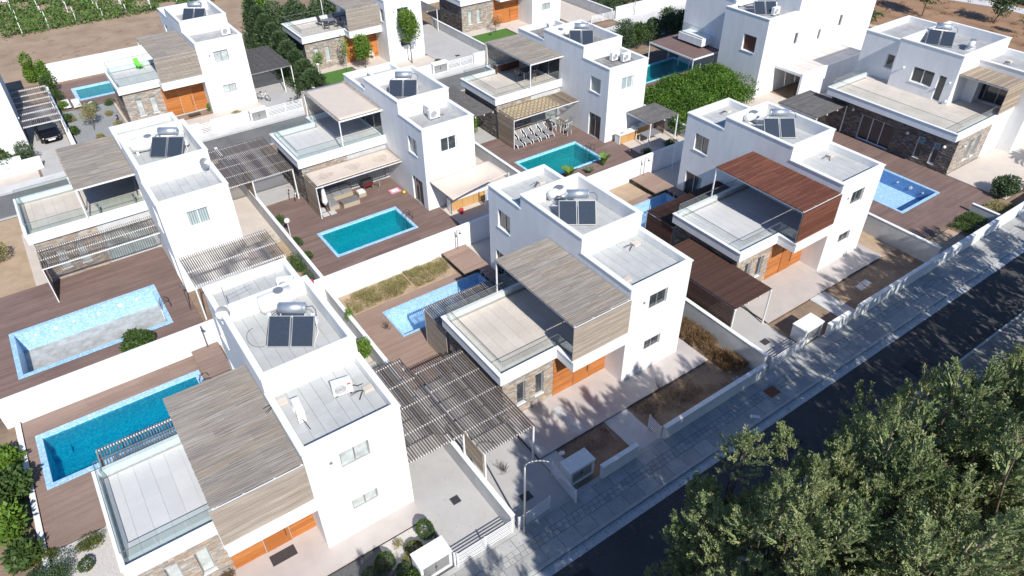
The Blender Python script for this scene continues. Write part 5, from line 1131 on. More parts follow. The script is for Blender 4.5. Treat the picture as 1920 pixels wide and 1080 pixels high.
#PART4
# ---------------------------------------------------------------- vegetation builders
def conifer_variant(seed, Rr=3.0, Ht=13.4, ns=54, ni=300):
    """crown of separate feathery sprays: every limb ends in an upright tapering spray built of small sprigs"""
    r = np.random.default_rng(seed); P = []; D = []; NN = []; CN = []; wood = MB()
    wood.tube((0, 0, 0), (.1, .05, Ht * .45), .17, 10, .10); wood.tube((.1, .05, Ht * .45), (0, 0, Ht * .8), .10, 8, .03)
    def sprig(c, ax, L, rr, n, out_=np.zeros(3)):
        s1 = np.cross(ax, [.3, .5, .8]); s1 /= np.linalg.norm(s1); s2 = np.cross(ax, s1)
        q5 = [c + ax * L * .08 + (s1 * math.cos(k * 1.2566) + s2 * math.sin(k * 1.2566)) * rr * .62 for k in range(5)]
        for k in range(5): CN.append((c - ax * L * .12, q5[k], c + ax * L * .86, q5[(k + 1) % 5]))
        t = r.uniform(0, 1, n) ** .8; ang = r.uniform(0, 6.283, n); q = np.sqrt(r.uniform(.05, 1, n)) * rr * (1.1 - t)
        s1 = np.cross(ax, [.3, .5, .8]); s1 /= np.linalg.norm(s1); s2 = np.cross(ax, s1); rd = np.cos(ang)[:, None] * s1 + np.sin(ang)[:, None] * s2
        P.append(c + ax * (t * L)[:, None] + rd * q[:, None]); D.append(ax * .9 + rd * .7 + r.normal(size=(n, 3)) * .3); NN.append(rd + np.array([0, 0, .35]) + out_)
    ga = 2.39996
    for i in range(ns):
        f_ = (i + .5) / ns; rad = Rr * math.sqrt(f_) * r.uniform(.8, 1.08); a = i * ga + r.uniform(-.3, .3)
        top = Ht * (1.0 - .52 * (rad / Rr) ** 2.2) * r.uniform(.78, 1.08); hl = r.uniform(.9, 2.2) * (1 if f_ < .8 else .75)
        bx, by = rad * math.cos(a), rad * math.sin(a); out = np.array([math.cos(a), math.sin(a), 0]) * (rad / Rr)
        axis = out * r.uniform(.15, .55) + np.array([0, 0, 1.]) + r.normal(size=3) * .12; axis /= np.linalg.norm(axis)
        base = np.array([bx, by, max(top - hl, .8)]); wood.tube((0, 0, max(.5, base[2] * .55)), tuple(base), .045, 6, .03); wood.tube(tuple(base), tuple(base + axis * hl * .9), .03, 5, .008)
        m_ = int(12 + hl * 13)
        for j in range(m_):
            u = (j + r.uniform(0, 1)) / m_; an = r.uniform(0, 6.283); wr = (.68 * (1.06 - u) ** .6 + .05) * (1.15 if f_ > .3 else 1)
            sd = np.array([math.cos(an), math.sin(an), 0]); c = base + axis * hl * u + sd * wr * r.uniform(.15, .8)
            ax = sd * r.uniform(.4, 1.0) * (1.1 - u) + axis * r.uniform(.5, 1.0); ax /= np.linalg.norm(ax); sprig(c, ax, r.uniform(.32, .62) * (1.2 - .4 * u), .085, 44, sd * 1.1)
    for i in range(ni):           # sparse inner and lower growth
        a = r.uniform(0, 6.283); rad = Rr * math.sqrt(r.uniform(0, .9)); z = Ht * (1 - .6 * (rad / Rr) ** 1.7) * r.uniform(.12, .72); sprig(np.array([rad * math.cos(a), rad * math.sin(a), max(z, .6)]), np.array([math.cos(a) * .7, math.sin(a) * .7, .4]), .5, .22, 40)
    P = np.concatenate(P); D = np.concatenate(D); NN = np.concatenate(NN); V, F = leaves(P, D, .098, .018, NN); C_ = np.array(CN).reshape(-1, 3); F = np.concatenate([F, len(V) + np.arange(len(C_)).reshape(-1, 4)]); V = np.concatenate([V, C_])
    return fast_mesh('foliage', V, F, LCON), wood
CV = [conifer_variant(s, 3.3, 14.6) for s in (11, 12, 13)] + [conifer_variant(21, .95, 13.2, 10, 40)]
WM = []
for _, w in CV:
    me = bpy.data.meshes.new('limbs'); me.from_pydata(w.v, [], w.f); me.materials.append(BARK); WM.append(me)
conif = [(-8.6, -15.0, .93, 'conifer at the far left end of the roadside trees, darkest one'), (-5.2, -14.7, .93, 'roadside conifer beside the slender arms, at the left of the group'), (-1.9, -15.1, .93, 'roadside conifer in the middle front of the group'), (1.3, -16.0, .91, 'roadside conifer at the inner edge of the group, over the asphalt'),
         (4.4, -17.1, .9, 'broad roadside conifer right of the middle'), (7.4, -18.1, .88, 'roadside conifer cut by the right edge, upper one'), (-9.8, -17.8, .95, 'roadside conifer at the bottom edge, left'), (-6.0, -17.2, 1.0, 'roadside conifer at the bottom edge, middle'), (-1.9, -17.8, 1.0, 'roadside conifer at the bottom edge, right'), (2.4, -18.6, 1.0, 'roadside conifer low in the right corner'), (10.8, -17.8, .88, 'roadside conifer just beyond the right edge'),
         (14.2, -16.6, .92, 'roadside conifer beyond the right edge, first'), (17.8, -15.6, .95, 'roadside conifer beyond the right edge, second'), (21.2, -14.6, .84, 'roadside conifer beyond the right edge, third'), (25.0, -14.0, .74, 'roadside conifer beyond the right edge, fourth'), (29.0, -14.0, .66, 'roadside conifer beyond the right edge, fifth'), (33.5, -13.8, .62, 'roadside conifer beyond the right edge, last'),
         (-14.4, -16.6, .72, 'roadside conifer below the bottom edge near the lamp'), (-17.8, -12.4, .66, 'roadside conifer below the bottom edge before the nearest villa'), (-22.5, -12.8, .64, 'roadside conifer below the bottom edge, far left'),
         (-7.3, -11.9, .93, 'slender conifer arm standing out over the road'), (-8.9, -12.3, .84, 'shorter conifer arm left of the slender one')]
for i, (x, y, s, l) in enumerate(conif):
    t = thingL('conifer_tree', l, 'tree', (x, y, .05), random.uniform(0, 6.28), 'conifers along the far side of the road'); t.scale = (s, s, s * random.uniform(.98, 1.03) )
    k = 3 if i > 19 else i % 3
    for nm, me in (('crown', CV[k][0]), ('trunk', WM[k])): o = bpy.data.objects.new(nm, me); o.parent = t; COL.objects.link(o)
def blob(cx, cy, cz, rx, ry, rz, n, lumps=7, seed=None, flat=0):
    """points and outward directions on the lumpy skin of a bush"""
    r = np.random.default_rng(seed if seed is not None else random.randrange(9999)); P = []; D = []
    cs = r.normal(size=(lumps, 3)); cs /= np.linalg.norm(cs, axis=1, keepdims=True); cs *= r.uniform(.25, .6, (lumps, 1)); rs = r.uniform(.42, .68, lumps)
    k = r.integers(0, lumps, n); v = r.normal(size=(n, 3)); v /= np.linalg.norm(v, axis=1, keepdims=True)
    p = cs[k] + v * (rs[k] * r.uniform(.72, 1.05, n))[:, None]
    keep = p[:, 2] > -.95; p = p[keep]; v = v[keep]
    blob.N = v
    return np.array([cx, cy, cz]) + p * np.array([rx, ry, rz]), v * .6 + r.normal(size=v.shape) * .6 + np.array([0, 0, .35])
def bush(label, x, y, r, h, mt=LBUS, n=1600, ls=.075, z=0, name='shrub', cat='shrub', grp=None, rx=None, ry=None, lumps=7, stem=True):
    t = thing(name, label, cat, (x, y, z), 0, grp); P, D = blob(0, 0, h / 2, rx or r, ry or r, h / 2, n, lumps); leaf_obj('foliage', P, D, ls, ls * .36, mt, t, blob.N)
    if stem: MB().tube((x, y, z), (x, y, z + h * .55), .03 + h * .01, 6, .02).build('stem', BARK, t)
    return t
def ball(label, x, y, r, z=0, mt=LBUS, n=1500, grp='clipped round shrubs', sy=1, sz=1):
    t = thing('clipped_shrub', label, 'shrub', (x, y, z), 0, grp); v = sph(n); v[:, 2] = np.abs(v[:, 2]) * np.where(RNG.uniform(size=n) < .8, 1, -.5)
    leaf_obj('foliage', v * r * RNG.uniform(.86, 1.02, (n, 1)) * np.array([1, sy, sz]) + np.array([0, 0, r * .75 * sz]), v + RNG.normal(size=(n, 3)) * .5, .07, .022, mt, t); MB().tube((x, y, z), (x, y, z + r * .8), .03, 6).build('stem', BARK, t)
def small_tree(label, x, y, h, cr, ch, mt=LLIM, n=2600, z=0, ls=.14, trunk=.05, lean=(0, 0), grp=None, name='young_tree'):
    t = thing(name, label, 'tree', (x, y, z), 0, grp); top = (x + lean[0], y + lean[1], z + h - ch * .5); w = MB().tube((x, y, z), top, trunk, 8, trunk * .5); cz = h - ch / 2
    for i in range(8):
        a = i * .8 + random.uniform(-.3, .3); e = random.uniform(.5, .9); b = Vector((x + lean[0] * .8, y + lean[1] * .8, z + h - ch * random.uniform(.6, .95))); w.tube(b, b + Vector((math.cos(a) * cr * e, math.sin(a) * cr * e, ch * random.uniform(.15, .5))), trunk * .4, 5, .008)
    w.build('trunk', BARK, t); P, D = blob(lean[0], lean[1], cz, cr * 1.25, cr * 1.25, ch * .62, n, 13); leaf_obj('crown', P, D, ls, ls * .42, mt, t, blob.N); return t
def tuft(label, x0, x1, y0, y1, z, n, h, mt=LDRY, name='dry_brush', cat='dry grass', wd=.012, spread=.5, clump=26, kind='stuff', ln=None):
    """a patch of dry stalks: nobody could count the blades"""
    cs = np.stack([RNG.uniform(x0, x1, clump), RNG.uniform(y0, y1, clump)], 1); k = RNG.integers(0, clump, n); hs = RNG.uniform(.4, 1.0, clump) * h
    a = RNG.uniform(0, 6.283, n); q = RNG.uniform(0, 1, n) ** .6 * .34 * (hs[k] / h + .3); P = np.stack([cs[k, 0] + q * np.cos(a), cs[k, 1] + q * np.sin(a), z + hs[k] * RNG.uniform(0, .75, n) * (1 - q)], 1)
    P[:, 0] = np.clip(P[:, 0], x0 - .05, x1 + .05); P[:, 1] = np.clip(P[:, 1], y0 - .05, y1 + .05)
    D = np.stack([np.cos(a) * spread, np.sin(a) * spread, RNG.uniform(.2, 1.1, n)], 1); o = leaf_obj(name, P, D, ln or h * .38, wd, mt); tag(o, label, cat); 
    if kind: o['kind'] = kind
    return o
def blade_plant(label, x, y, z, n, L, w, mt=LLIM, up=1.0, name='banana_plant', cat='plant', stem=0, grp=None, arch=.5):
    """broad leaves arching from one base"""
    t = thing(name, label, cat, (x, y, z), 0, grp); S0 = z + stem
    if stem: MB().tube((x, y, z), (x, y, S0), .07, 8, .05).build('stem', BARK, t)
    for i in range(n):
        a = 6.283 * i / n + random.uniform(-.3, .3); l = L * random.uniform(.75, 1.1); mb = MB(); m = 6
        for j in range(m + 1):
            u = j / m; r_ = l * (u * .55 + .0) * (1.2 - up * .5); zz = S0 + l * up * (u - arch * u * u); ww = w * math.sin(math.pi * min(1, u * .9 + .1)) + .005
            cx, cy = x + r_ * math.cos(a), y + r_ * math.sin(a); mb.v += [(cx - ww * math.sin(a), cy + ww * math.cos(a), zz + .02), (cx, cy, zz - .02), (cx + ww * math.sin(a), cy - ww * math.cos(a), zz + .02)]
        for j in range(m): k = j * 3; mb.f += [(k, k + 1, k + 4, k + 3), (k + 1, k + 2, k + 5, k + 4)]
        mb.build('leaf', mt, t)
    return t
def palm(label, x, y, z, h, nf, L, grp=None, mt=LBUS, trunk=.12):
    t = thing('palm', label, 'palm tree', (x, y, z), 0, grp); MB().tube((x, y, z), (x, y, z + h), trunk, 8, trunk * .8).build('trunk', BARK, t); P = []; D = []
    for i in range(nf):
        a = 6.283 * i / nf + random.uniform(-.2, .2); el = random.uniform(.2, 1.2); m = 60; u = np.linspace(.12, 1, m).repeat(2); s = np.tile([1, -1], m); l = L * random.uniform(.8, 1.1)
        r_ = l * u * math.cos(el * .7); zz = h + l * (u * math.sin(el) - .75 * u * u); P.append(np.stack([r_ * math.cos(a), r_ * math.sin(a), zz], 1)); D.append(np.stack([math.cos(a) * .6 - s * math.sin(a) * .8, math.sin(a) * .6 + s * math.cos(a) * .8, -.15 + 0 * u], 1))
    leaf_obj('fronds', np.concatenate(P), np.concatenate(D), L * .3, .022, mt, t); return t

# ---- garden of the nearest villa
bush('large grey-green shrub beside the gravel at the bottom left corner', -27.0, 5.35, .95, .95, LHED, 4200, .06, .03); ball('small clipped ball on white gravel, bottom left', -26.0, 5.15, .30, .03, n=900)
bush('low yellow-green ground cover along the deck edge, right part', -25.7, 6.35, .75, .4, LYEL, 2600, .05, .03, 'ground_cover', 'ground cover', rx=.75, ry=.5, stem=False); bush('low yellow-green ground cover along the deck edge, left part', -27.4, 6.75, .7, .35, LYEL, 2200, .05, .03, 'ground_cover', 'ground cover', rx=.7, ry=.35, stem=False)
ball('tall clipped shrub beside the driveway edge', -13.35, -1.95, .36, .04, n=2200, sy=1.3, sz=1.5); ball('flat clipped shrub behind the meter cabinet', -14.15, -2.35, .38, .04, LYEL, 1500, sz=.7); ball('round bright clipped shrub in the front bed', -15.5, -2.25, .42, .04, LBUS, 1900); ball('dark round clipped shrub left of the bright one', -16.25, -2.5, .40, .04, LHED, 1700); ball('dark small ball beside the meter cabinet', -15.0, -3.0, .32, .04, LHED, 1300); ball('small dark ball at the bottom edge', -16.9, -2.9, .3, .04, LHED, 1100)
bush('loose green shrub in front of the meter cabinet', -14.75, -3.75, .55, .8, LBUS, 2200, .07, .04); bush('grey dry plant between the clipped balls', -14.75, -2.6, .3, .35, LOLV, 700, .05, .04); bush('small wispy plant by the white gravel', -14.6, -1.7, .25, .3, LOLV, 400, .05, .04)
bush('dry red-leaved plant at the stone wall of the nearest villa', -21.2, .9, .35, .55, LDRY, 900, .07, .15); MB_ = None
for i, (x, y, q) in enumerate(((-28.15, 13.3, .8), (-28.2, 11.0, 1.15), (-28.3, 9.0, 1.05), (-28.1, 7.2, .7))):
    bush(['broad-leaved shrub at the left edge, uppermost', 'large broad-leaved shrub reaching over the deck, left edge', 'broad-leaved shrub with yellowed leaves, left edge', 'lowest broad-leaved shrub at the left edge'][i], x, y, q, 1.5 * q, LBUS if i % 2 else LLIM, int(1500 * q), .26, 0, 'broadleaf_shrub', 'shrub', 'broad-leaved shrubs along the left edge', lumps=12)
bush('dark creeper on the low wall at the bottom left', -27.9, 5.4, .5, .9, LHED, 1600, .08, .0)
small_tree('small leafy tree in the gap beside the nearest roof', -10.75, 9.4, 2.1, .42, 1.3, LLIM, 1500, 0, .11, .04); bush('climbing plant on the plot wall above the small tree', -10.05, 12.9, .3, .9, LLIM, 700, .1, .6); bush('magenta bougainvillea beside the nearest high roof', -11.0, 15.9, .35, 2.1, LBUS, 900, .08, 0)
t = thing('flowers', 'magenta blossoms of the bougainvillea by the white wall', 'flowers', (-11.0, 15.9, 1.9)); P, D = blob(0, 0, .15, .3, .3, .25, 300, 5); leaf_obj('blossom', P, D, .08, .04, FLOW, t)
# ---- between the plots
for i, (x, y, r, h, l) in enumerate(((-10.35, 20.4, .75, 1.0, 'dense green shrub filling the bed by the plot wall'), (-10.3, 18.6, .6, .8, 'green shrub at the lower end of the bed by the plot wall'), (-9.2, 26.6, .5, .6, 'low shrub above the globe lamp'), (-9.2, 23.3, .45, .5, 'low shrub below the globe lamp'), (-9.2, 21.2, .35, .4, 'small low plant beside the deck, left of the cyan pool'))): bush(l, x, y, r, h, LBUS if i != 1 else LHED, 2200 if r > .5 else 1000, .08, .08, rx=r * .75, ry=r * 1.6)
bush('round spiky bush between the empty pool and the white wall', -20.9, 18.45, .95, 1.0, LBUS, 5200, .16, .1, lumps=12); tuft('dead stalks on the deck right of the round bush', -18.4, -17.3, 16.5, 17.6, .1, 260, .5, LDRY, 'dry_stalks', 'dry stalks'); tuft('dry weeds along the deck above the white wall, left', -25.5, -22.2, 16.4, 16.9, .1, 900, .35, LDRY, 'dry_weeds', 'weeds', clump=18)
bush('ragged grey bush at the left edge beside the empty pool', -28.7, 20.5, .7, 1.1, LOLV, 1600, .09); bush('dark ragged shrub at the left edge above the white wall', -28.6, 17.3, .7, 1.0, LHED, 1600, .09); bush('wild grey-green bush beside the left villa terrace', -26.6, 33.2, 1.1, 1.5, LOLV, 3200, .1)
bush('leafy shrub behind the white wall at right of the cyan-pool villa', 6.8, 26.3, .7, 1.9, LHED, 1800, .12); small_tree('thin tree between the cyan-pool villa and the loungers villa', 9.0, 28.9, 2.6, .45, 1.8, LLIM, 1100, 0, .11, .03)
bush('small plants behind the beige awning', 6.9, 21.0, .4, .8, LBUS, 700, .1); blade_plant('yellow-green agave at the corner of the green-blue pool', 9.3, 20.6, .1, 10, .6, .06, LLIM, .9, 'agave'); blade_plant('banana plant with upright leaves, left of the pair at the green-blue pool', 11.8, 19.2, .1, 12, 1.9, .17, LLIM, 1.05); blade_plant('banana plant with upright leaves, right of the pair at the green-blue pool', 15.4, 19.2, .1, 11, 1.8, .15, LLIM, 1.1)
blade_plant('dark agave between the two banana plants', 13.7, 18.9, .1, 12, .95, .09, LHED, .8, 'agave'); bush('round shrub by the white wall near the kitchen pergola', 19.6, 18.3, .55, .8, LBUS, 1800, .08); bush('dark shrub in the shade right of the kitchen pergola', 22.2, 18.3, .8, .8, LHED, 1500, .09)
# ---- climbers and hedges round the tall house
for i, (x, y, rx, ry, h, l) in enumerate(((28.2, 21.4, 3.2, 2.6, 2.3, 'bright green climber mound beside the white tower'), (32.2, 21.6, 3.0, 3.2, 2.7, 'largest bright green climber mound, domed'), (30.0, 25.0, 3.2, 2.6, 2.5, 'bright green climber mound in front of the shaded garden'), (34.0, 24.7, 2.4, 2.4, 2.6, 'bright green climber mound against the tall house'), (26.2, 24.8, 2.4, 2.4, 2.1, 'yellowish climber mound behind the white tower'), (25.3, 20.0, 1.4, 1.9, 1.8, 'green climber hanging beside the kitchen pergola'))):
    bush(l, x, y, 1, h, LVIN, 15000 if i < 4 else 9000, .17, 0, 'climber', 'climber', 'bright green climbers', rx, ry, 22)
for i in range(10): bush(['conifer hedge plant %s the white street wall' % q for q in ('darkest beside', 'second along', 'third along', 'fourth along', 'fifth along', 'middle along', 'seventh along', 'eighth along', 'ninth along', 'last along')][i], 29.5 + i * 2.3, 37.0 + i * .18, 1.0, 3.0 + (i % 3) * .4, LHED if i % 3 else LBUS, 4200, .16, 0, 'hedge_plant', 'hedge', 'hedge along the back street', 1.35, 1.2, 9)
for i in range(5): bush(['dense hedge clump above the top street wall, leftmost', 'dense hedge clump above the top street wall, second', 'dense hedge clump above the top street wall, middle', 'dense hedge clump above the top street wall, fourth', 'dense hedge clump above the top street wall, rightmost'][i], 43.0 + i * 3.0, 50.5, 1.6, 2.2, LHED, 3600, .18, 0, 'hedge_plant', 'hedge', 'hedge above the top street wall', 1.9, 2.6, 9)
# ---- cypress hedge between the two upper villas
hy = [(2.3, y_) for y_ in np.arange(47.2, 65, 2.0)]
for i, (x, y) in enumerate(hy):
    t = thing('cypress', 'cypress of the leaning hedge, %s' % ['lowest and nearest the street', 'second from the street', 'third from the street', 'fourth from the street', 'fifth from the street', 'sixth from the street', 'seventh from the street', 'second from the far corner', 'at the far corner'][i], 'tree', (x, y, 0), 0, 'cypress hedge between the upper villas')
    h = 2.3 + .38 * i; n = 6500; u = RNG.uniform(0, 1, n); a = RNG.uniform(0, 6.283, n); rr = 1.75 * (1.02 - u) ** .45 * (.72 + .28 * np.sin(a * 5 + u * 13 + i)) * RNG.uniform(.6, 1.12, n); P = np.stack([rr * np.cos(a) * .95, rr * np.sin(a) * 1.1, u * h], 1)
    leaf_obj('foliage', P, np.stack([np.cos(a) * .7, np.sin(a) * .7, np.full(n, .9)], 1) + RNG.normal(size=(n, 3)) * .3, .26, .05, LHED, t, np.stack([np.cos(a), np.sin(a), np.full(n, .3)], 1)); MB().tube((x, y, 0), (x, y, h * .8), .09, 6, .03).build('trunk', BARK, t)
for i in range(6): x = 5.0 + i * 2.6; bush(['dark bushy conifer behind the top villa, left end', 'dark bushy conifer behind the top villa, second', 'dark bushy conifer behind the top villa, third', 'dark bushy conifer behind the top villa, fourth', 'dark bushy conifer behind the top villa, fifth', 'dark bushy conifer behind the top villa, right end'][i], x, 64.4 - i * .15, 1.8, 4.2, LHED, 6000, .26, 0, 'conifer_bush', 'tree', 'conifers behind the top villa', 1.9, 1.8, 11)
small_tree('yellow-green tree at the start of the cypress hedge, top left', 5.0, 70.2, 4.5, 1.3, 3.6, LLIM, 2500, 0, .25, .1)
# ---- trees in the top gardens
small_tree('round-crowned young tree before the orange timber front, top', 9.2, 50.1, 3.6, .85, 2.4, LLIM, 3800, 0, .16, .06); small_tree('tall slim young tree against the white tower, top', 13.9, 48.6, 5.6, .95, 3.1, LLIM, 4600, 0, .17, .07)
small_tree('thin sapling with few leaves on the lawn, left', 3.9, 49.6, 2.9, .6, 1.3, LLIM, 420, 0, .15, .03); small_tree('thin sapling with few leaves at the stone wall', 7.2, 50.5, 3.6, .45, 2.2, LLIM, 330, 0, .14, .03); small_tree('bare brownish sapling before the stone wall, top right', 26.6, 51.4, 1.9, .7, 1.2, LDRY, 500, 0, .10, .03); blade_plant('small dark agave on the lawn at the top right', 25.6, 50.9, .07, 9, .5, .05, LHED, .8, 'agave')
bush('small green plant at the corner by the white tower, top', 16.0, 46.8, .35, .6, LBUS, 500, .1); bush('yellow-green plant beside the green lawn and grey tower', 2.6, 46.2, .5, .6, LLIM, 700, .12)
small_tree('silvery young tree on the grey gravel, upper left', -17.2, 51.3, 2.2, .8, 1.5, LOLV, 1600, 0, .09, .04, (.1, 1.0)); bush('white-flowered shrub at the gravel edge', -16.6, 55.6, .75, 1.1, LHED, 1500, .1)
t = thing('flowers', 'white blossoms on the shrub by the gravel yard', 'flowers', (-16.6, 55.6, .6)); P, D = blob(0, .1, .1, .7, .7, .5, 220, 6); leaf_obj('blossom', P, D, .09, .05, FLOWW, t)
for (x, y, r, l) in ((-14.9, 56.6, .6, 'round green shrub at the deck corner, upper left'), (-15.4, 54.0, .4, 'low green shrub on the grey gravel'), (-15.2, 51.4, .4, 'small shrub at the right edge of the gravel'), (-17.0, 49.4, .45, 'pale grassy plant on the gravel'), (-18.5, 54.6, .35, 'small plant at the deck corner beside the gravel')): bush(l, x, y, r, r * 1.2, LBUS if r > .5 else LOLV, 900, .08)
for i, (x, y) in enumerate(((-18.9, 66.2), (-20.1, 67.3), (-19.0, 63.0), (-18.8, 60.5), (-18.7, 57.8), (-18.8, 54.6), (-18.8, 51.5))): bush(['bright leafy tree by the field wall corner', 'second leafy tree by the field wall corner', 'leafy shrub below the field wall corner', 'shrub by the carport wall, upper', 'yellow-tinged shrub by the carport wall', 'shrub by the carport wall, lower', 'dark shrub by the carport wall near the car'][i], x, y, .9 if i < 3 else .6, (2.6, 2.9, 1.9, 1.3, 1.1, .8, .8)[i], LLIM if i in (0, 1, 4) else LBUS, 2600 if i < 3 else 1100, .17 if i < 3 else .12)
for i in range(4): bush(['hedge clump behind the double cabinet, right end', 'hedge clump at the left edge, second', 'hedge clump at the left edge, third', 'hedge clump at the left edge, last'][i], -23.2 - i * 1.5, 47.5, .9, 2.1, LBUS if i % 2 else LHED, 3600, .12, 0, 'hedge_plant', 'hedge', 'hedge at the left edge', 1.15, 1.05)
bush('small potted plant at the orange timber front, upper left', -7.5, 49.4, .2, .7, LLIM, 300, .1, .1); bush('potted plant with orange flowers at the top orange front', 10.9, 52.6, .22, .7, LDRY, 260, .09, .1); bush('dry yellow plant on the white wall, upper left', -6.2, 44.9, .5, .35, LOLV, 350, .1, .9)
# ---- dry brush in the front gardens
tuft('dense dry brown brush beside the white tower wall', 5.45, 6.6, -3.0, 2.6, .02, 15000, .75, LDRY, 'dry_brush', 'dry brush', clump=60, wd=.010); tuft('dry orange weeds along the entrance platform edge', -.6, 3.2, -2.9, -1.65, .02, 3000, .32, LDRY, clump=40, wd=.009); tuft('thin dry weeds by the street wall in the centre', 1.0, 5.2, -3.9, -2.6, .02, 2200, .2, LDRY, clump=60, wd=.008)
tuft('sparse dry weeds between the meter cabinet and the garden path', -5.2, -2.9, -2.6, -1.6, .02, 1100, .3, LDRY, clump=16, wd=.008); tuft('olive dry brush in the bed behind the centre pool, left', -9.3, -5.2, 13.9, 15.5, .12, 8500, .42, LOLV, clump=70, wd=.012); tuft('greener dry brush in the bed behind the centre pool, right', -4.8, -2.2, 14.0, 15.7, .12, 5200, .4, LOLV, clump=44, wd=.012)
t = thing('bare_twigs', 'bare pale twigs at the platform edge before the white tower', 'twigs', (1.4, -1.5, .15)); mb = MB()
for i in range(26): a = random.uniform(0, 6.28); s_ = random.uniform(.1, .45); mb.tube((1.4, -1.45, .12), (1.4 + s_ * math.cos(a), -1.45 + s_ * math.sin(a), .15 + random.uniform(.2, .55)), .006, 4)
mb.build('twig', BARKP, t, kind='stuff')
for (x, y, l) in ((-6.2, 9.0, 'bare seedling on the deck beside the tan screen'), (-8.3, 11.5, 'bare brown twigs on the deck strip left of the centre pool'), (-8.6, -1.2, 'dead brown shrub in the shaded driveway by the lamp')):
    t = thing('bare_twigs', l, 'twigs', (x, y, .05)); mb = MB()
    for i in range(40): a = random.uniform(0, 6.28); s_ = random.uniform(.05, .4); b_ = random.uniform(0, .3); mb.tube((x + s_ * .3 * math.cos(a), y + s_ * .3 * math.sin(a), .05 + b_), (x + s_ * math.cos(a), y + s_ * math.sin(a), .1 + b_ + random.uniform(.1, .4)), .007, 4)
    mb.build('twig', BARK, t, kind='stuff')
t = thing('litter_bag', 'crumpled pale plastic bag on the bare soil near the carport', 'litter', (-5.6, -1.9, .02)); v = sph(160); bm_ = MB(); bm_.sphere((-5.6, -1.9, .1), .13, 12, 8, (1.3, 1, .6)); bm_.v = [(a + random.uniform(-.02, .02), b + random.uniform(-.02, .02), c + random.uniform(-.02, .02)) for a, b, c in bm_.v]; bm_.build('bag', METW, t)
tuft('green weeds along the plot wall beside the empty right-hand pool', 24.3, 25.8, -1.5, 4.6, .03, 6500, .45, LBUS, 'weeds', 'weeds', clump=46, wd=.016); tuft('green and orange weeds at the deck corner near the street wall', 29.4, 32.3, -3.6, -2.0, .05, 4200, .4, LBUS, 'weeds', 'weeds', clump=30, wd=.016); tuft('dry grass on the raised bed at right', 32.9, 35.6, -3.6, -2.4, .1, 2600, .5, LOLV, clump=18, wd=.014)
bush('dark wispy bush at the terrace corner, right', 36.6, -2.2, 1.0, 1.6, LHED, 4200, .14, .1, lumps=11); bush('dry brown bush beside the dark wispy one', 39.5, -3.4, .7, .9, LDRY, 1200, .12, .1); palm('palm whose fronds shade the pale terrace, right edge', 44.0, -3.3, 0, 2.4, 16, 1.9, mt=LHED)
for i in range(5): bush(['low hedge at the right end of the street wall', 'low dark plant behind the street wall, right', 'low plant by the right-hand terrace', 'second low plant by the right-hand terrace', 'low plant at the far right'][i], 41 + i * 3.2, -3.2, .7, .8, LHED if i % 2 else LDRY, 900, .12)
tuft('scattered weeds in the sandy corner plot, left', -11.1, -10.1, 22.6, 26.5, .05, 700, .25, LOLV, 'weeds', 'weeds', clump=14)
def scatter(name, label, cat, x0, x1, y0, y1, z, n, size, mt):
    P = np.stack([RNG.uniform(x0, x1, n), y0 + (y1 - y0) * RNG.uniform(0, 1, n) ** 1.0, np.full(n, z + .006)], 1); a = RNG.uniform(0, 6.283, n); D = np.stack([np.cos(a), np.sin(a), RNG.uniform(-.02, .1, n)], 1)
    o = leaf_obj(name, P, D, size, size * .35, mt, None, np.stack([-np.sin(a), np.cos(a), np.zeros(n)], 1) * .2 + np.array([0, 0, 1.])); tag(o, label, cat); o['kind'] = 'stuff'
scatter('fallen_leaves', 'dry fallen leaves strewn over the front pavement', 'leaves', -16, 26, -6.1, -4.3, .122, 1500, .05, LDRY); scatter('fallen_leaves', 'dry fallen leaves gathered in the gutter and road edge', 'leaves', -16, 28, -7.3, -6.3, .014, 2200, .055, LDRY)
scatter('fallen_leaves', 'few dry leaves lying on the nearest driveway', 'leaves', -12.8, -10.2, -3.8, 3, .051, 45, .05, LDRY); scatter('fallen_leaves', 'dry leaves on the entrance platform of the centre villa', 'leaves', -6.5, 5, -1.5, 1.2, .151, 110, .045, LDRY)
scatter('fallen_leaves', 'brown debris washed along the floor of the large empty pool', 'debris', -24.5, -19.2, 20.1, 21.3, -1.30, 420, .08, LDRY)
for (x, y, w, d) in ((3.5, -7.9, 2.6, .9), (14.5, -8.6, 1.6, 1.0), (-9.0, -7.6, 1.1, .7)): plate('asphalt_patch', 'darker repair patch in the asphalt, %s' % ('between the slender conifer and the red-roofed villa' if x == 3.5 else 'towards the right edge' if x > 4 else 'left, near the street lamp'), x, y, .0005, w, d, PATCH, 'road patch')
# ---- hillside: stone wall, trees, palm
for (a_, b_) in (((60.35, 62), (60.9, -2)),):
    t = thing('stone_retaining_wall', 'wall of big rough pale blocks at the foot of the brown hillside', 'wall', (60.7, 30, 0)); y = -2.0
    while y < 62:
        l = random.uniform(1.1, 1.9); mb = MB().box(60.62, 61.35, y + .04, y + l - .04, -.05, random.uniform(.85, 1.15)); mb.v = [(p[0] + random.uniform(-.08, .08), p[1] + random.uniform(-.06, .06), p[2] + random.uniform(-.08, .06)) for p in mb.v]; o = mb.build('stone', BLOCKS if 'BLOCKS' in globals() else STONE, t); y += l
small_tree('hillside tree nearest the stone wall, with a long shadow', 71.0, 24.6, 5.6, 1.4, 3.6, LBUS, 3600, .3, .22, .09); small_tree('hillside tree beside the winding path', 75.2, 18.2, 4.2, 1.3, 2.9, LHED, 3000, .3, .2, .08, (.2, -.6)); small_tree('thin sapling at the right edge of the hillside', 73.5, 14.0, 3.0, .7, 1.9, LLIM, 500, .3, .2, .04)
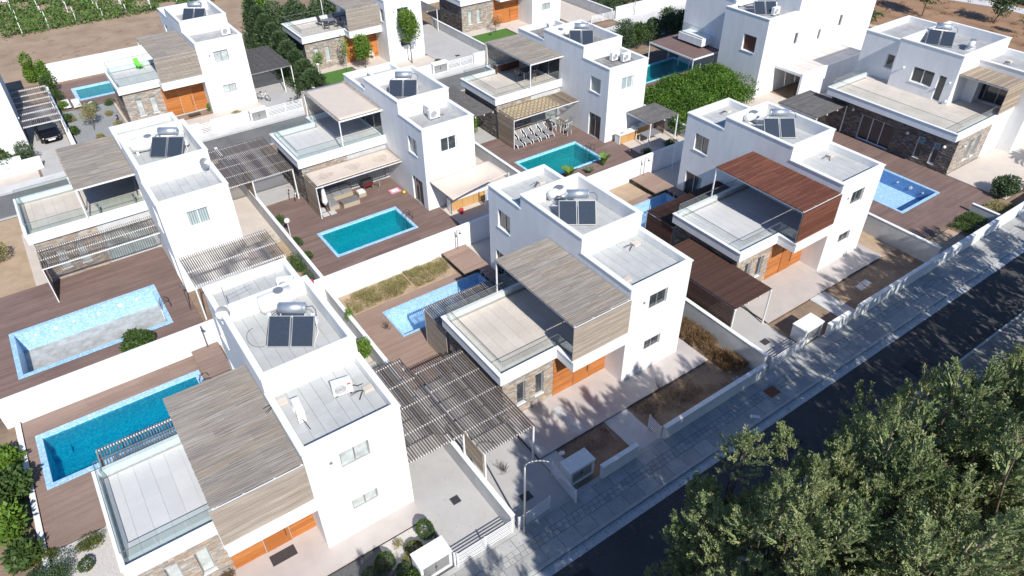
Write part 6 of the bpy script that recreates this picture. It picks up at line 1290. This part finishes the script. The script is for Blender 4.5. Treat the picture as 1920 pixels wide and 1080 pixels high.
palm('small feathery palm above the stone wall', 63.6, 27.0, .3, .9, 12, 1.6, mt=LBUS)
for i in range(9): bush('low hillside bush %s' % ['above the path, leftmost', 'above the path, second', 'above the path, third', 'above the path, fourth', 'above the path, fifth', 'above the path, sixth', 'above the path, near the right edge', 'in the far top right corner', 'low at the right edge'][i], 85.5 + (i % 3) * 2, 30 - i * 3.4, 1.6, 1.5, LHED if i % 2 else LOLV, 1500, .22, .3, rx=1.7, ry=2.0)
tuft('dry grass tufts scattered on the brown hillside', 62, 84, 4, 36, .35, 5200, .3, LDRY, clump=240, wd=.03, ln=.22)
# ---- field and vineyard
tuft('dry weeds scattered on the ploughed field', -30, 4, 67, 82.5, -.01, 2600, .22, LDRY, 'field_weeds', 'weeds', clump=110, wd=.02)
for r_i in range(9):
    y = 85.0 + r_i * 2.9; n = 6600
    P = np.stack([RNG.uniform(-60, 12, n), RNG.normal(y, .5, n), np.abs(RNG.normal(.45, .32, n))], 1); gap = np.sin(P[:, 0] * .9 + r_i * 2.1) + np.sin(P[:, 0] * .37 + r_i) > -1.15; P = P[gap]
    o = leaf_obj('vine_row', P, RNG.normal(size=P.shape) + np.array([0, 0, .5]), .30, .12, LVIN2); tag(o, 'vineyard row %s from the ploughed strip' % ['nearest', 'second', 'third', 'fourth', 'fifth', 'sixth', 'seventh', 'eighth', 'ninth', 'tenth', 'eleventh'][r_i], 'vine row', 'vineyard rows'); o['kind'] = 'stuff'
    t = thing('vine_posts', 'row of white stakes in the vineyard, %s row' % ['nearest', 'second', 'third', 'fourth', 'fifth', 'sixth', 'seventh', 'eighth', 'ninth', 'tenth', 'eleventh'][r_i], 'stakes', (0, y, 0), 0, 'stakes in the vineyard')
    for x in np.arange(-46, 10, 3.0): x += random.uniform(-.2, .2); pc('stake', METW, t, x - .04, x + .04, y - .04, y + .04, 0, 1.35)
sheet('greenhouse_strip', -70, -19, 100.5, 130, 1.3, PAVEW, 1.2)
for o in bpy.data.objects:
    for k in ('_o', '_a'):
        if k in o: del o[k]
